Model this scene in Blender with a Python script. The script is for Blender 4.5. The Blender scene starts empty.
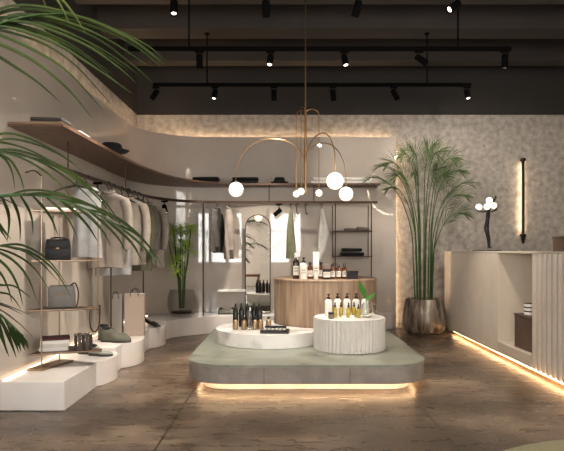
import bpy, bmesh, math, random
from mathutils import Vector, Matrix, noise
random.seed(7)
PI = math.pi
S = bpy.context.scene
COL = S.collection

# ------------------------------------------------------------------ camera
F, CX, HY, CAMH = 560.0, 284.0, 250.0, 1.1
cd = bpy.data.cameras.new('camera'); cam = bpy.data.objects.new('camera', cd); COL.objects.link(cam)
cam.location = (0, 0, CAMH); cam.rotation_euler = (PI/2, 0, 0)
cd.sensor_width = 36; cd.lens = 36*F/564; cd.shift_x = (282-CX)/564; cd.shift_y = (HY-225.5)/564
cd.clip_start = 0.05
S.camera = cam
S.view_settings.view_transform = 'Standard'; S.view_settings.look = 'None'
S.view_settings.gamma = 1; S.view_settings.use_curve_mapping = False
S.view_settings.exposure = 0.8

def at(px, py, Y):
    return Vector(((px-CX)*Y/F, Y, CAMH-(py-HY)*Y/F))

# ------------------------------------------------------------------ materials
def lin(c):
    return tuple((v/12.92 if v <= .04045 else ((v+.055)/1.055)**2.4) for v in [x/255 for x in c])
MATS = {}
def mat(name, rgb, rough=.5, metal=0, spec=.5, coat=0, coat_rough=.03, coat_ior=1.5, trans=0, ior=1.45,
        emit=None, estr=0, var=.12, scale=6, rgb2=None, bump=0, bscale=None, stretch=(1,1,1), sss=0, detail=4, sheen=0, rvar=0, ramp=(.35,.65), alpha=1):
    m = bpy.data.materials.new(name); m.use_nodes = True
    nt = m.node_tree; N = nt.nodes; L = nt.links
    b = N['Principled BSDF']
    b.inputs['Roughness'].default_value = rough; b.inputs['Metallic'].default_value = metal
    b.inputs['Specular IOR Level'].default_value = spec
    b.inputs['Coat Weight'].default_value = coat; b.inputs['Coat Roughness'].default_value = coat_rough
    b.inputs['Coat IOR'].default_value = coat_ior
    b.inputs['Transmission Weight'].default_value = trans; b.inputs['IOR'].default_value = ior
    b.inputs['Alpha'].default_value = alpha
    b.inputs['Sheen Weight'].default_value = sheen
    c = lin(rgb)
    tc = N.new('ShaderNodeTexCoord'); mp = N.new('ShaderNodeMapping'); mp.inputs['Scale'].default_value = stretch
    L.new(tc.outputs['Object'], mp.inputs['Vector'])
    nz = N.new('ShaderNodeTexNoise'); nz.inputs['Scale'].default_value = scale; nz.inputs['Detail'].default_value = detail
    L.new(mp.outputs['Vector'], nz.inputs['Vector'])
    rp = N.new('ShaderNodeValToRGB')
    c2 = lin(rgb2) if rgb2 else tuple(v*(1+var) for v in c)
    c1 = c if rgb2 else tuple(v*(1-var) for v in c)
    rp.color_ramp.elements[0].position = ramp[0]; rp.color_ramp.elements[1].position = ramp[1]
    rp.color_ramp.elements[0].color = (*c1, 1); rp.color_ramp.elements[1].color = (*c2, 1)
    L.new(nz.outputs['Fac'], rp.inputs['Fac']); L.new(rp.outputs['Color'], b.inputs['Base Color'])
    if rvar:
        mr = N.new('ShaderNodeMapRange'); mr.inputs['To Min'].default_value = rough-rvar; mr.inputs['To Max'].default_value = rough+rvar
        mr.inputs['From Min'].default_value = .3; mr.inputs['From Max'].default_value = .7
        L.new(nz.outputs['Fac'], mr.inputs['Value']); L.new(mr.outputs['Result'], b.inputs['Roughness'])
    if bump:
        n2 = N.new('ShaderNodeTexNoise'); n2.inputs['Scale'].default_value = bscale or scale*4; n2.inputs['Detail'].default_value = 5
        L.new(mp.outputs['Vector'], n2.inputs['Vector'])
        bp = N.new('ShaderNodeBump'); bp.inputs['Strength'].default_value = bump; bp.inputs['Distance'].default_value = .02
        L.new(n2.outputs['Fac'], bp.inputs['Height']); L.new(bp.outputs['Normal'], b.inputs['Normal'])
    if emit:
        b.inputs['Emission Color'].default_value = (*lin(emit), 1); b.inputs['Emission Strength'].default_value = estr
    MATS[name] = m
    return m

WARM = (255, 190, 120)
mat('lacquer', (172, 161, 149), rough=.45, coat=1, coat_rough=.025, coat_ior=1.55, var=.05, scale=2)
mat('plaster', (130, 123, 116), rough=.85, rgb2=(174, 166, 157), scale=13, detail=12, bump=.3, bscale=50, ramp=(.3, .72))
mat('dark_paint', (40, 36, 33), rough=.75, var=.1, scale=3)
mat('beam_paint', (52, 46, 42), rough=.75, var=.08, scale=3)
mat('rear_paint', (194, 183, 170), rough=.8, var=.05)
mat('plinth', (212, 206, 200), rough=.35, coat=.5, coat_rough=.08, var=.05, scale=4)
mat('walnut', (108, 82, 64), rough=.45, rgb2=(80, 58, 45), scale=3, stretch=(14, 2, 14))
mat('rail_metal', (70, 54, 44), rough=.35, metal=.8)
mat('post_metal', (150, 128, 106), rough=.3, metal=.9)
mat('brass', (150, 115, 74), rough=.3, metal=1)
mat('black_metal', (9, 9, 9), rough=.6)
mat('track_black', (5, 5, 5), rough=.9, spec=.08)
mat('bronze', (46, 36, 30), rough=.35, metal=.7)
mat('led_warm', (255, 235, 200), emit=(255, 208, 155), estr=5.5)
mat('led_counter', (255, 235, 200), emit=(255, 200, 140), estr=14)
mat('led_cove', (255, 235, 200), emit=(255, 218, 174), estr=20)
mat('led_plinth', (255, 240, 220), emit=(255, 225, 190), estr=1.6)
mat('led_lamp', (255, 235, 200), emit=(255, 226, 186), estr=18)
mat('globe', (255, 250, 240), emit=(255, 240, 222), estr=.62)
mat('lens', (255, 250, 240), emit=(255, 240, 220), estr=3)
mat('lens_off', (120, 112, 100), rough=.15)
mat('daylight', (255, 255, 255), emit=(252, 251, 250), estr=10)
mat('side_fill_glow', (255, 255, 255), emit=(255, 250, 244), estr=5)  # glow of the added side windows, soft fill for the room
mat('ring_led', (255, 255, 255), emit=(255, 235, 205), estr=24)
mat('mirror', (235, 235, 232), rough=.015, metal=1, var=0)
mat('platform_side', (112, 104, 96), rough=.7, rgb2=(128, 119, 110), scale=9, bump=.15, bscale=40)
mat('platform_top', (96, 99, 87), rough=.35, rgb2=(128, 129, 116), scale=5, detail=8, rvar=.08, bump=.03)
mat('base_cream', (225, 212, 195), rough=.7)
mat('joint', (70, 64, 58), rough=.9)
mat('oak', (172, 148, 124), rough=.5, rgb2=(128, 102, 80), scale=2.6, stretch=(7, 7, .7), detail=7)
mat('oak_dark', (120, 80, 50), rough=.5, rgb2=(100, 66, 42), scale=3, stretch=(1, 9, 9))
mat('marble', (222, 218, 213), rough=.22, rgb2=(168, 164, 160), scale=5, detail=10, coat=.3, ramp=(.5, .75))
mat('drum', (194, 189, 181), rough=.6, var=.04)
mat('counter', (186, 173, 157), rough=.35, coat=.6, coat_rough=.06, var=.04)
mat('counter_niche_lit', (206, 192, 172), rough=.45, var=.03)  # counter lacquer in a lighter copy, light painted into the niche colour
mat('counter_flute', (178, 164, 148), rough=.45, coat=.3, coat_rough=.1, var=.05)
mat('brown_box', (82, 64, 52), rough=.7)
mat('pot_metal', (96, 84, 74), rough=.35, metal=.4, rgb2=(204, 190, 170), scale=5, stretch=(3, 3, .5), detail=6, ramp=(.4, .7))
mat('soil', (190, 170, 145), rough=.95, bump=.5, scale=40)
mat('soil_dark', (40, 30, 22), rough=.95, bump=.5, scale=40)
mat('smoke_glass', (70, 64, 60), rough=.06, trans=0, ior=1.12, var=0, alpha=.13)
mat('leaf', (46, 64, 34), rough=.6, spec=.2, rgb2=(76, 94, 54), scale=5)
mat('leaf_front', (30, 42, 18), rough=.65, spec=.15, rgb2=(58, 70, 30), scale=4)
mat('leaf_dry', (92, 92, 44), rough=.6, spec=.2, rgb2=(70, 84, 40), scale=4)
mat('stem', (40, 62, 30), rough=.55, spec=.25, rgb2=(58, 84, 42), scale=8)
mat('leaf_lime', (178, 208, 56), rough=.6, rgb2=(128, 172, 44), scale=8)
mat('leaf_bright', (58, 120, 40), rough=.35)
mat('rug', (132, 126, 98), rough=.95, bump=.4, scale=60, var=.1)
mat('cloth_black', (20, 20, 21), rough=.85, bump=.2)
mat('cloth_grey', (104, 98, 91), rough=.9, bump=.2, scale=10)
mat('cloth_lightgrey', (148, 147, 146), rough=.9, bump=.2, scale=10)
mat('cloth_white', (226, 222, 214), rough=.9, bump=.15)
mat('cloth_beige', (152, 141, 130), rough=.9, bump=.2, scale=10)
mat('cloth_sand', (140, 129, 119), rough=.9, bump=.2, scale=10)
mat('cloth_olive', (84, 82, 64), rough=.9, bump=.2, scale=10)
mat('cloth_green', (116, 118, 92), rough=.9, bump=.2, scale=10)
mat('cloth_charcoal', (64, 60, 56), rough=.9, bump=.2, scale=10)
mat('bag_black', (16, 15, 16), rough=.5)
mat('bag_silver', (118, 114, 108), rough=.4, var=.05)
mat('bag_side', (196, 190, 180), rough=.5)
mat('leather', (60, 40, 28), rough=.45)
mat('paper_bag', (166, 148, 134), rough=.8, var=.03)
mat('paper_bag_side', (140, 132, 124), rough=.8, var=.03)
mat('shoe_grey', (88, 88, 76), rough=.8, bump=.2)
mat('shoe_light', (140, 142, 130), rough=.8, bump=.2)
mat('shoe_sole', (60, 58, 52), rough=.8)
mat('shoe_black', (14, 13, 13), rough=.3)
mat('book_white', (220, 214, 206), rough=.7, var=.03)
mat('book_red', (70, 24, 26), rough=.6)
mat('book_dark', (40, 34, 32), rough=.6)
mat('book_brown', (82, 62, 48), rough=.6)
mat('pages', (228, 220, 204), rough=.9)
mat('amber', (92, 46, 18), rough=.12, spec=.6, coat=.5)
mat('amber_dark', (44, 26, 18), rough=.12, spec=.6, coat=.5)
mat('white_plastic', (236, 232, 226), rough=.3)
mat('black_plastic', (18, 17, 17), rough=.3)
mat('label_white', (228, 222, 212), rough=.6)
mat('label_ink', (70, 64, 58), rough=.7)
mat('gold', (146, 122, 94), rough=.32, metal=.7)
mat('oil', (164, 142, 38), rough=.1, spec=.6, coat=.5)
mat('glass', (250, 252, 250), rough=.02, trans=1, ior=1.3, var=0)
mat('stone_jar', (120, 110, 98), rough=.6)
mat('chair_green', (84, 92, 70), rough=.9)

# dedicated floor material with slab joints
def floor_mat():
    m = bpy.data.materials.new('floor_slabs'); m.use_nodes = True
    nt = m.node_tree; N = nt.nodes; L = nt.links; b = N['Principled BSDF']
    tc = N.new('ShaderNodeTexCoord')
    def noise_(scale, detail, st=(1, 1, 1), rough=.6, dist=0):
        mp = N.new('ShaderNodeMapping'); mp.inputs['Scale'].default_value = st
        L.new(tc.outputs['Object'], mp.inputs['Vector'])
        n = N.new('ShaderNodeTexNoise'); n.inputs['Scale'].default_value = scale; n.inputs['Detail'].default_value = detail
        n.inputs['Roughness'].default_value = rough; n.inputs['Distortion'].default_value = dist
        L.new(mp.outputs['Vector'], n.inputs['Vector']); return n.outputs['Fac']
    big = noise_(.75, 6, (1, 1.6, 1), .58); fine = noise_(5, 8, (1, 3.2, 1), .65)
    def math_(op, a, bb=None):
        n = N.new('ShaderNodeMath'); n.operation = op
        for i, v in enumerate((a, bb)):
            if v is None: continue
            if isinstance(v, (int, float)): n.inputs[i].default_value = v
            else: L.new(v, n.inputs[i])
        return n.outputs[0]
    mixv = math_('ADD', math_('MULTIPLY', big, .76), math_('MULTIPLY', fine, .24))
    rp = N.new('ShaderNodeValToRGB'); cr = rp.color_ramp
    cr.elements[0].position = .36; cr.elements[0].color = (*lin((48, 39, 32)), 1)
    cr.elements[1].position = .66; cr.elements[1].color = (*lin((146, 126, 106)), 1)
    e = cr.elements.new(.5); e.color = (*lin((84, 69, 56)), 1)
    L.new(mixv, rp.inputs['Fac'])
    sp = N.new('ShaderNodeSeparateXYZ'); L.new(tc.outputs['Object'], sp.inputs[0])
    def joint(axis, off, period):
        a = math_('FLOORED_MODULO', math_('ADD', sp.outputs[axis], -off), period)
        d = math_('MINIMUM', a, math_('SUBTRACT', period, a))
        return math_('LESS_THAN', d, .006)
    j = math_('MAXIMUM', joint('X', -.711, 1.67), joint('Y', 4.0, 1.36))
    mx = N.new('ShaderNodeMix'); mx.data_type = 'RGBA'
    L.new(j, mx.inputs['Factor']); L.new(rp.outputs['Color'], mx.inputs['A']); mx.inputs['B'].default_value = (*lin((48, 38, 30)), 1)
    L.new(mx.outputs['Result'], b.inputs['Base Color'])
    mr = N.new('ShaderNodeMapRange'); mr.inputs['From Min'].default_value = .35; mr.inputs['From Max'].default_value = .65
    mr.inputs['To Min'].default_value = .22; mr.inputs['To Max'].default_value = .42
    L.new(fine, mr.inputs['Value']); L.new(mr.outputs['Result'], b.inputs['Roughness'])
    bp = N.new('ShaderNodeBump'); bp.inputs['Strength'].default_value = .03; bp.inputs['Distance'].default_value = .01
    L.new(fine, bp.inputs['Height']); L.new(bp.outputs['Normal'], b.inputs['Normal'])
    MATS['floor_slabs'] = m
floor_mat()

# ------------------------------------------------------------------ mesh builder
class MB:
    def __init__(s): s.bm = bmesh.new()
    def quadstrip(s, rings, close=True, caps=True):
        vs = [[s.bm.verts.new(p) for p in r] for r in rings]
        n = len(rings[0])
        for a, b in zip(vs[:-1], vs[1:]):
            for i in range(n if close else n-1):
                j = (i+1) % n
                s.bm.faces.new((a[i], a[j], b[j], b[i]))
        if caps and close:
            s.bm.faces.new(list(reversed(vs[0]))); s.bm.faces.new(vs[-1])
        return s
    def box(s, x0, x1, y0, y1, z0, z1, bev=0):
        r = lambda z: [(x0, y0, z), (x1, y0, z), (x1, y1, z), (x0, y1, z)]
        b2 = MB(); b2.quadstrip([r(z0), r(z1)])
        if bev:
            bmesh.ops.bevel(b2.bm, geom=list(b2.bm.edges), offset=bev, segments=2, affect='EDGES', profile=.5)
        s.merge(b2); return s
    def merge(s, o, M=None):
        if M is not None: o.bm.transform(M)
        me = bpy.data.meshes.new('tmp'); o.bm.to_mesh(me); o.bm.free(); s.bm.from_mesh(me); bpy.data.meshes.remove(me)
        return s
    def prism(s, pts, z0, z1, bev=0):
        b2 = MB()
        b2.quadstrip([[(p[0], p[1], z0) for p in pts], [(p[0], p[1], z1) for p in pts]])
        if bev:
            top = [e for e in b2.bm.edges if all(abs(v.co.z-z1) < 1e-5 for v in e.verts)]
            bmesh.ops.bevel(b2.bm, geom=top, offset=bev, segments=2, affect='EDGES', profile=.5)
        s.merge(b2); return s
    def lathe(s, prof, n=24, c=(0, 0, 0), lob=None):
        rings = []
        for (r, z) in prof:
            rings.append([(c[0]+max(r, 1e-4)*(1 if not lob else lob(i/n*2*PI, r, z))*math.cos(i/n*2*PI),
                           c[1]+max(r, 1e-4)*(1 if not lob else lob(i/n*2*PI, r, z))*math.sin(i/n*2*PI), c[2]+z) for i in range(n)])
        return s.quadstrip(rings)
    def tube(s, path, r, n=8, caps=True):
        path = [Vector(p) for p in path]
        rs = r if isinstance(r, (list, tuple)) else [r]*len(path)
        rings = []; up = None
        for i, p in enumerate(path):
            t = (path[min(i+1, len(path)-1)]-path[max(i-1, 0)]).normalized()
            if up is None:
                up = Vector((0, 0, 1)) if abs(t.z) < .9 else Vector((0, 1, 0))
            sd = t.cross(up)
            if sd.length < 1e-5: sd = Vector((1, 0, 0))
            sd.normalize(); up = sd.cross(t).normalized()
            rings.append([p+(sd*math.cos(a)+up*math.sin(a))*rs[i] for a in [k/n*2*PI for k in range(n)]])
        return s.quadstrip(rings, caps=caps)
    def sweep(s, path, w, h):
        """rectangular bar along a horizontal path (top at z of the path)"""
        path = [Vector(p) for p in path]; rings = []
        for i, p in enumerate(path):
            t = path[min(i+1, len(path)-1)]-path[max(i-1, 0)]; t.z = 0; t.normalize()
            nrm = Vector((-t.y, t.x, 0))
            rings.append([p-nrm*w/2, p+nrm*w/2, p+nrm*w/2-Vector((0, 0, h)), p-nrm*w/2-Vector((0, 0, h))])
        return s.quadstrip(rings)
    def sphere(s, c, r, u=20, v=12, sc=(1, 1, 1)):
        prof = []
        rings = []
        for k in range(v+1):
            a = -PI/2+PI*k/v
            rr = max(math.cos(a)*r, 1e-4)
            rings.append([(c[0]+rr*math.cos(i/u*2*PI)*sc[0], c[1]+rr*math.sin(i/u*2*PI)*sc[1], c[2]+math.sin(a)*r*sc[2]) for i in range(u)])
        return s.quadstrip(rings)
    def leaf(s, base, d, length, width, droop=.4, n=4, fold=.0, side=None):
        """a narrow blade starting at base along d, bending down"""
        d = Vector(d).normalized(); p = Vector(base)
        sd = side or d.cross(Vector((0, 0, 1)))
        if sd.length < 1e-3: sd = Vector((1, 0, 0))
        sd = sd.normalized()
        vs = []
        for i in range(n+1):
            t = i/n
            w = width*(.35+1.3*t if t < .5 else 1.0)*(1 if t < .5 else max(0.02, (1-t)*2)**.7)
            vs.append((s.bm.verts.new(p-sd*w/2), s.bm.verts.new(p+Vector((0, 0, -fold*w)) if fold else p), s.bm.verts.new(p+sd*w/2)) if fold else
                      (s.bm.verts.new(p-sd*w/2), s.bm.verts.new(p+sd*w/2)))
            dd = d+Vector((0, 0, -droop*(t+.5/n)*1.4)); dd.normalize()
            p = p+dd*length/n
        for a, b in zip(vs[:-1], vs[1:]):
            for k in range(len(a)-1):
                s.bm.faces.new((a[k], a[k+1], b[k+1], b[k]))
        return s

def link(name, mb, material, parent=None, smooth=True, normals=True, angle=40, loc=None):
    me = bpy.data.meshes.new(name)
    if normals: bmesh.ops.recalc_face_normals(mb.bm, faces=mb.bm.faces)
    mb.bm.to_mesh(me); mb.bm.free()
    ms = material if isinstance(material, (list, tuple)) else [material]
    for m_ in ms: me.materials.append(MATS[m_])
    if smooth:
        me.polygons.foreach_set('use_smooth', [True]*len(me.polygons))
        try: me.set_sharp_from_angle(angle=math.radians(angle))
        except Exception: pass
    o = bpy.data.objects.new(name, me); COL.objects.link(o)
    if parent: o.parent = parent
    if loc: o.location = loc
    return o
def tag(o, label=None, cat=None, group=None, kind=None):
    if label: o['label'] = label
    if cat: o['category'] = cat
    if group: o['group'] = group
    if kind: o['kind'] = kind
    return o
def thing(name, label, cat, loc=(0, 0, 0), rz=0, group=None, rot=None):
    o = bpy.data.objects.new(name, None); COL.objects.link(o); o.empty_display_size = .05
    o.location = loc; o.rotation_euler = rot or (0, 0, rz)
    return tag(o, label, cat, group)
def struct(name, mb, material, parent=None, **k):
    o = link(name, mb, material, parent, **k)
    if not parent: o['kind'] = 'structure'
    return o
def dup(root, loc, rz=None, label=None, group=None, scale=None):
    r = root.copy(); COL.objects.link(r); r.location = loc
    if rz is not None: r.rotation_euler = (0, 0, rz)
    if scale: r.scale = scale
    if label: r['label'] = label
    if group: r['group'] = group
    for ch in list(root.children):
        c = ch.copy(); COL.objects.link(c); c.parent = r
        for g in list(ch.children):
            d = g.copy(); COL.objects.link(d); d.parent = c
    return r
def cr(pts, n=6, closed=False):
    """Catmull-Rom through points"""
    P = [Vector(p) for p in pts]; out = []
    for i in range(len(P)-1):
        p0 = P[max(i-1, 0)]; p1 = P[i]; p2 = P[i+1]; p3 = P[min(i+2, len(P)-1)]
        for k in range(n):
            t = k/n
            out.append(.5*((2*p1)+(-p0+p2)*t+(2*p0-5*p1+4*p2-p3)*t*t+(-p0+3*p1-3*p2+p3)*t**3))
    out.append(P[-1]); return out
def arc(cx, cy, r, a0, a1, n=16):
    return [(cx+r*math.cos(math.radians(a0+(a1-a0)*i/n)), cy+r*math.sin(math.radians(a0+(a1-a0)*i/n))) for i in range(n+1)]
def rrect(x0, x1, y0, y1, r, n=10):
    return arc(x1-r, y1-r, r, 0, 90, n)+arc(x0+r, y1-r, r, 90, 180, n)+arc(x0+r, y0+r, r, 180, 270, n)+arc(x1-r, y0+r, r, 270, 360, n)
def circ(cx, cy, r, n=64): return [(cx+r*math.cos(i/n*2*PI), cy+r*math.sin(i/n*2*PI)) for i in range(n)]

# ------------------------------------------------------------------ room shell
XL, XR, YB, YR = -2.10, 4.30, 8.00, -1.80
XW = -3.40; YS = 2.6
ZT, ZC, ZB = 3.03, 3.97, 3.60
struct('floor', MB().box(XW-.1, XR+.1, YR-.1, YB+.1, -.1, 0), 'floor_slabs', smooth=False)
struct('ceiling', MB().box(XW-.1, XR+.1, YR-.1, YB+.1, ZC, ZC+.1), 'dark_paint', smooth=False)
struct('wall_back', MB().box(XL-.1, XR+.1, YB, YB+.1, 0, ZT), 'plaster', smooth=False)
struct('wall_back_upper', MB().box(XL-.1, XR+.1, YB, YB+.1, ZT, ZC), 'dark_paint', smooth=False)
struct('wall_left', MB().box(XL-.1, XL, YS, YB, 0, ZT), 'plaster', smooth=False)
struct('wall_left_upper', MB().box(XL-.1, XL, YS, YB, ZT, ZC), 'dark_paint', smooth=False)
struct('wall_left_return', MB().box(XW, XL-.1, YS, YS+.1, 0, ZC), 'rear_paint', smooth=False)
def side_wall(name, x0, x1, ya, yb, wa, wb, z0, z1, m):
    b = MB(); b.box(x0, x1, ya, yb, 0, z0); b.box(x0, x1, ya, yb, z1, ZC); b.box(x0, x1, ya, wa, z0, z1); b.box(x0, x1, wb, yb, z0, z1)
    struct(name, b, m, smooth=False)
side_wall('wall_left_front', XW-.1, XW, YR, YS+.1, -1.4, 2.2, .7, 2.9, 'rear_paint')
side_wall('wall_right', XR, XR+.1, YR, YB, -1.4, 2.4, .7, 2.9, 'plaster')
for n_, x, ya, yb in (('window_4', XW-.05, -1.4, 2.2), ('window_5', XR+.05, -1.4, 2.4)):  # unseen side windows, added to brighten the room with soft fill
    wn = bpy.data.objects.new(n_, None); COL.objects.link(wn); wn['kind'] = 'structure'; wn.location = (x, (ya+yb)/2, .7)
    hy = (yb-ya)/2; fr = MB()
    for y0_, y1_, za, zb_ in ((-hy, -hy+.04, 0, 2.2), (hy-.04, hy, 0, 2.2), (-hy+.04, hy-.04, 0, .04), (-hy+.04, hy-.04, 2.16, 2.2), (-.02, .02, .04, 2.16)): fr.box(-.03, .03, y0_, y1_, za, zb_)
    link('window_frame', fr, 'black_metal', wn, smooth=False)
    pn = MB(); pn.box(-.005, .005, -hy+.04, -.02, .04, 2.16); pn.box(-.005, .005, .02, hy-.04, .04, 2.16)
    link('window_pane', pn, 'side_fill_glow', wn, smooth=False)
# rear wall with three daylight windows (seen only as reflections)
W = [(-2.62, -2.36), (-2.02, -1.20), (-.44, .54)]
wz0, wz1 = .70, 2.26
rw = MB(); rw.box(XW, XR, YR-.1, YR, 0, wz0); rw.box(XW, XR, YR-.1, YR, wz1, ZC)
xs = [XW]+[v for w in W for v in w]+[XR]
for i in range(0, len(xs), 2): rw.box(xs[i], xs[i+1], YR-.1, YR, wz0, wz1)
struct('wall_rear', rw, 'rear_paint', smooth=False)
for i, (a, b) in enumerate(W):
    wn = bpy.data.objects.new('window_%d' % (i+1), None); COL.objects.link(wn); wn['kind'] = 'structure'; wn.location = ((a+b)/2, YR, wz0)
    hw = (b-a)/2; h = wz1-wz0; fr = MB()
    fr.box(-hw, -hw+.02, -.08, -.02, 0, h); fr.box(hw-.02, hw, -.08, -.02, 0, h); fr.box(-hw+.02, hw-.02, -.08, -.02, 0, .02); fr.box(-hw+.02, hw-.02, -.08, -.02, h-.02, h)
    link('window_frame', fr, 'black_metal', wn, smooth=False)
    link('window_pane', MB().box(-hw+.02, hw-.02, -.06, -.05, .02, h-.02), 'daylight', wn, smooth=False)
# dark ceiling beams
for i, (a, b) in enumerate([(7.39, 7.61), (6.31, 6.63), (5.34, 5.70), (4.3, 4.62), (3.25, 3.57), (2.2, 2.52), (1.1, 1.42), (0, .32)]):
    struct('trim_%d' % (i+1), MB().box(XL, XR, a, b, ZB, ZC), 'beam_paint', smooth=False)

# curved lacquered wall lining
def panel_path(off=0, y0=YS, x1=1.57):
    r = .9-off
    return [(-1.95+off, y0), (-1.95+off, 4.0), (-1.95+off, 5.5)]+[(p[0], p[1]) for p in arc(-1.05, 6.95, r, 180, 90, 28)]+[(-.3, 7.85-off), (.6, 7.85-off), (x1, 7.85-off)]
pp = panel_path(0); po = panel_path(-.045)
mb = MB(); mb.quadstrip([[(a[0], a[1], .0), (b[0], b[1], .0), (b[0], b[1], 2.685), (a[0], a[1], 2.685)] for a, b in zip(pp, po)])
struct('wall_curved_lining', mb, 'lacquer', angle=30)
# cove strips
cv = [(-2.055, 2.7), (-2.055, 6.95)]+arc(-1.05, 6.95, 1.005, 180, 90, 20)[1:]+[(1.5, 7.955)]
mb = MB(); mb.sweep([(p[0], p[1], 2.64) for p in cv], .02, .012)
tag(link('cove_light_strip', mb, 'led_cove'), 'warm light strip hidden behind the top edge of the curved lacquered wall', 'light strip')
mb = MB(); mb.box(1.50, 1.512, 7.93, 7.95, .003, 2.55)
tag(link('edge_light_strip', mb, 'led_cove', smooth=False), 'upright warm light strip behind the right end of the lacquered wall, beside the tall palm', 'light strip')

# ------------------------------------------------------------------ plinths along the wall
PZ = .225
def plin(front, back, z, label):
    pts = front+back
    o = link('display_plinth', MB().prism(pts, 0.004, z, bev=.006), 'plinth', angle=30)
    tag(o, label, 'plinth', None)
f1 = [(-1.94, 3.826), (-1.50, 3.826)]+[tuple(p)[:2] for p in cr([(-1.505, 4.5, 0), (-1.47, 4.56, 0), (-1.44, 4.66, 0), (-1.43, 4.77, 0), (-1.45, 4.88, 0), (-1.49, 4.96, 0), (-1.505, 5.0, 0)])]
plin(f1, [(-1.94, 5.0)], .198, 'white display plinth at the far left with a square corner, nearest the viewer')
f2 = [(-1.94, 5.004), (-1.505, 5.004)]+[tuple(p)[:2] for p in cr([(-1.51, 5.2, 0), (-1.45, 5.25, 0), (-1.40, 5.35, 0), (-1.385, 5.48, 0), (-1.40, 5.62, 0), (-1.45, 5.78, 0), (-1.49, 5.92, 0)])]
plin(f2, [(-1.94, 5.92)], PZ, 'white rounded-front plinth carrying the grey sneakers and the paper bag')
f3 = [(-1.94, 5.924), (-1.49, 5.924)]+[tuple(p)[:2] for p in cr([(-1.495, 6.2, 0), (-1.46, 6.26, 0), (-1.41, 6.36, 0), (-1.385, 6.5, 0), (-1.40, 6.65, 0), (-1.43, 6.78, 0), (-1.45, 6.85, 0)])]
plin(f3, [(-1.94, 6.85)], PZ, 'white rounded-front plinth carrying the black heeled shoes')
f4 = [(-1.94, 6.854), (-1.45, 6.854)]+[tuple(p)[:2] for p in cr([(-1.4, 7.0, 0), (-1.306, 7.1, 0), (-1.107, 7.25, 0), (-.97, 7.36, 0), (-.8, 7.42, 0), (-.2, 7.44, 0), (.5, 7.5, 0), (1.1, 7.62, 0), (1.45, 7.74, 0), (1.55, 7.84, 0)])]
plin(f4, [p for p in arc(-1.05, 6.95, .89, 90, 180, 20)], PZ, 'long pale plinth curving round the corner under the glass planter and along the back wall')
# light line along the lining at plinth level
lp = panel_path(.02, 3.84, -.3)
zz = lambda y: .2+.012 if y < 5.0 else PZ+.014
mb = MB(); mb.sweep([(-1.925, 3.84, .212), (-1.925, 4.97, .212)], .012, .01)
mb.sweep([(-1.925, 5.03, PZ+.014)]+[(p[0], p[1], PZ+.014) for p in arc(-1.05, 6.95, .868, 180, 150, 8)], .012, .01)
tag(link('plinth_light_strip', mb, 'led_plinth'), 'thin glowing light line where the lacquered wall meets the plinth tops', 'light strip')

# ------------------------------------------------------------------ upper shelf
wl = [(p[0], p[1]) for p in panel_path(.004, 3.95, 1.30)]
fr = [(-1.56, 3.95), (-1.55, 4.6), (-1.53, 5.5), (-1.49, 6.1), (-1.37, 6.75), (-1.17, 7.15), (-.85, 7.42), (-.45, 7.52), (0, 7.54), (1.30, 7.54)]
fr = [tuple(p)[:2] for p in cr([(a, b, 0) for a, b in fr], 6)]
mb = MB(); mb.prism(fr+wl[::-1], 1.975, 2.0)
sh = thing('wall_shelf', 'long walnut shelf curving high along the lacquered wall above the clothes rail', 'shelf')
link('shelf_board', mb, 'walnut', sh, angle=30)
e = MB(); e.sweep([(-1.93, 3.944, 2.011), (-1.562, 3.944, 2.011)]+[(p[0]+.004, p[1]-.004, 2.011) for p in fr[:1]], .006, .012)
link('metal_edge', MB().box(-1.94, -1.56, 3.938, 3.949, 1.988, 2.003), 'post_metal', sh, smooth=False)

# ------------------------------------------------------------------ clothes rail
RZ = 1.755
rp_ = cr([(-1.74, 4.35, RZ), (-1.71, 5.2, RZ), (-1.66, 6.4, RZ), (-1.56, 6.9, RZ), (-1.32, 7.27, RZ), (-1.0, 7.45, RZ), (-.5, 7.5, RZ), (.4, 7.5, RZ), (1.25, 7.5, RZ)], 8)
cl = thing('clothes_rail', 'bronze clothes rail bending round the corner below the walnut shelf', 'clothes rail', (0, 0, PZ))
link('rail', MB().sweep([p-Vector((0, 0, PZ)) for p in rp_], .016, .034), 'rail_metal', cl)
def zpost(x, y, z0, z1, r=.008, n=10): return MB().tube([(x, y, z0), (x, y, z1)], r, n)
for x, y in ((-1.69, 5.47), (-1.645, 6.55), (-1.07, 7.42), (.688, 7.5), (1.17, 7.5)):
    link('support_post', zpost(x, y, .003, RZ-.034-PZ), 'rail_metal', cl)
for x, y in ((-1.735, 4.5), (-1.67, 5.9), (-.2, 7.5), (.4, 7.5)):
    link('shelf_bracket', zpost(x, y, RZ-PZ, 1.973-PZ, .006), 'rail_metal', cl)
RB = RZ-.034

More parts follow.
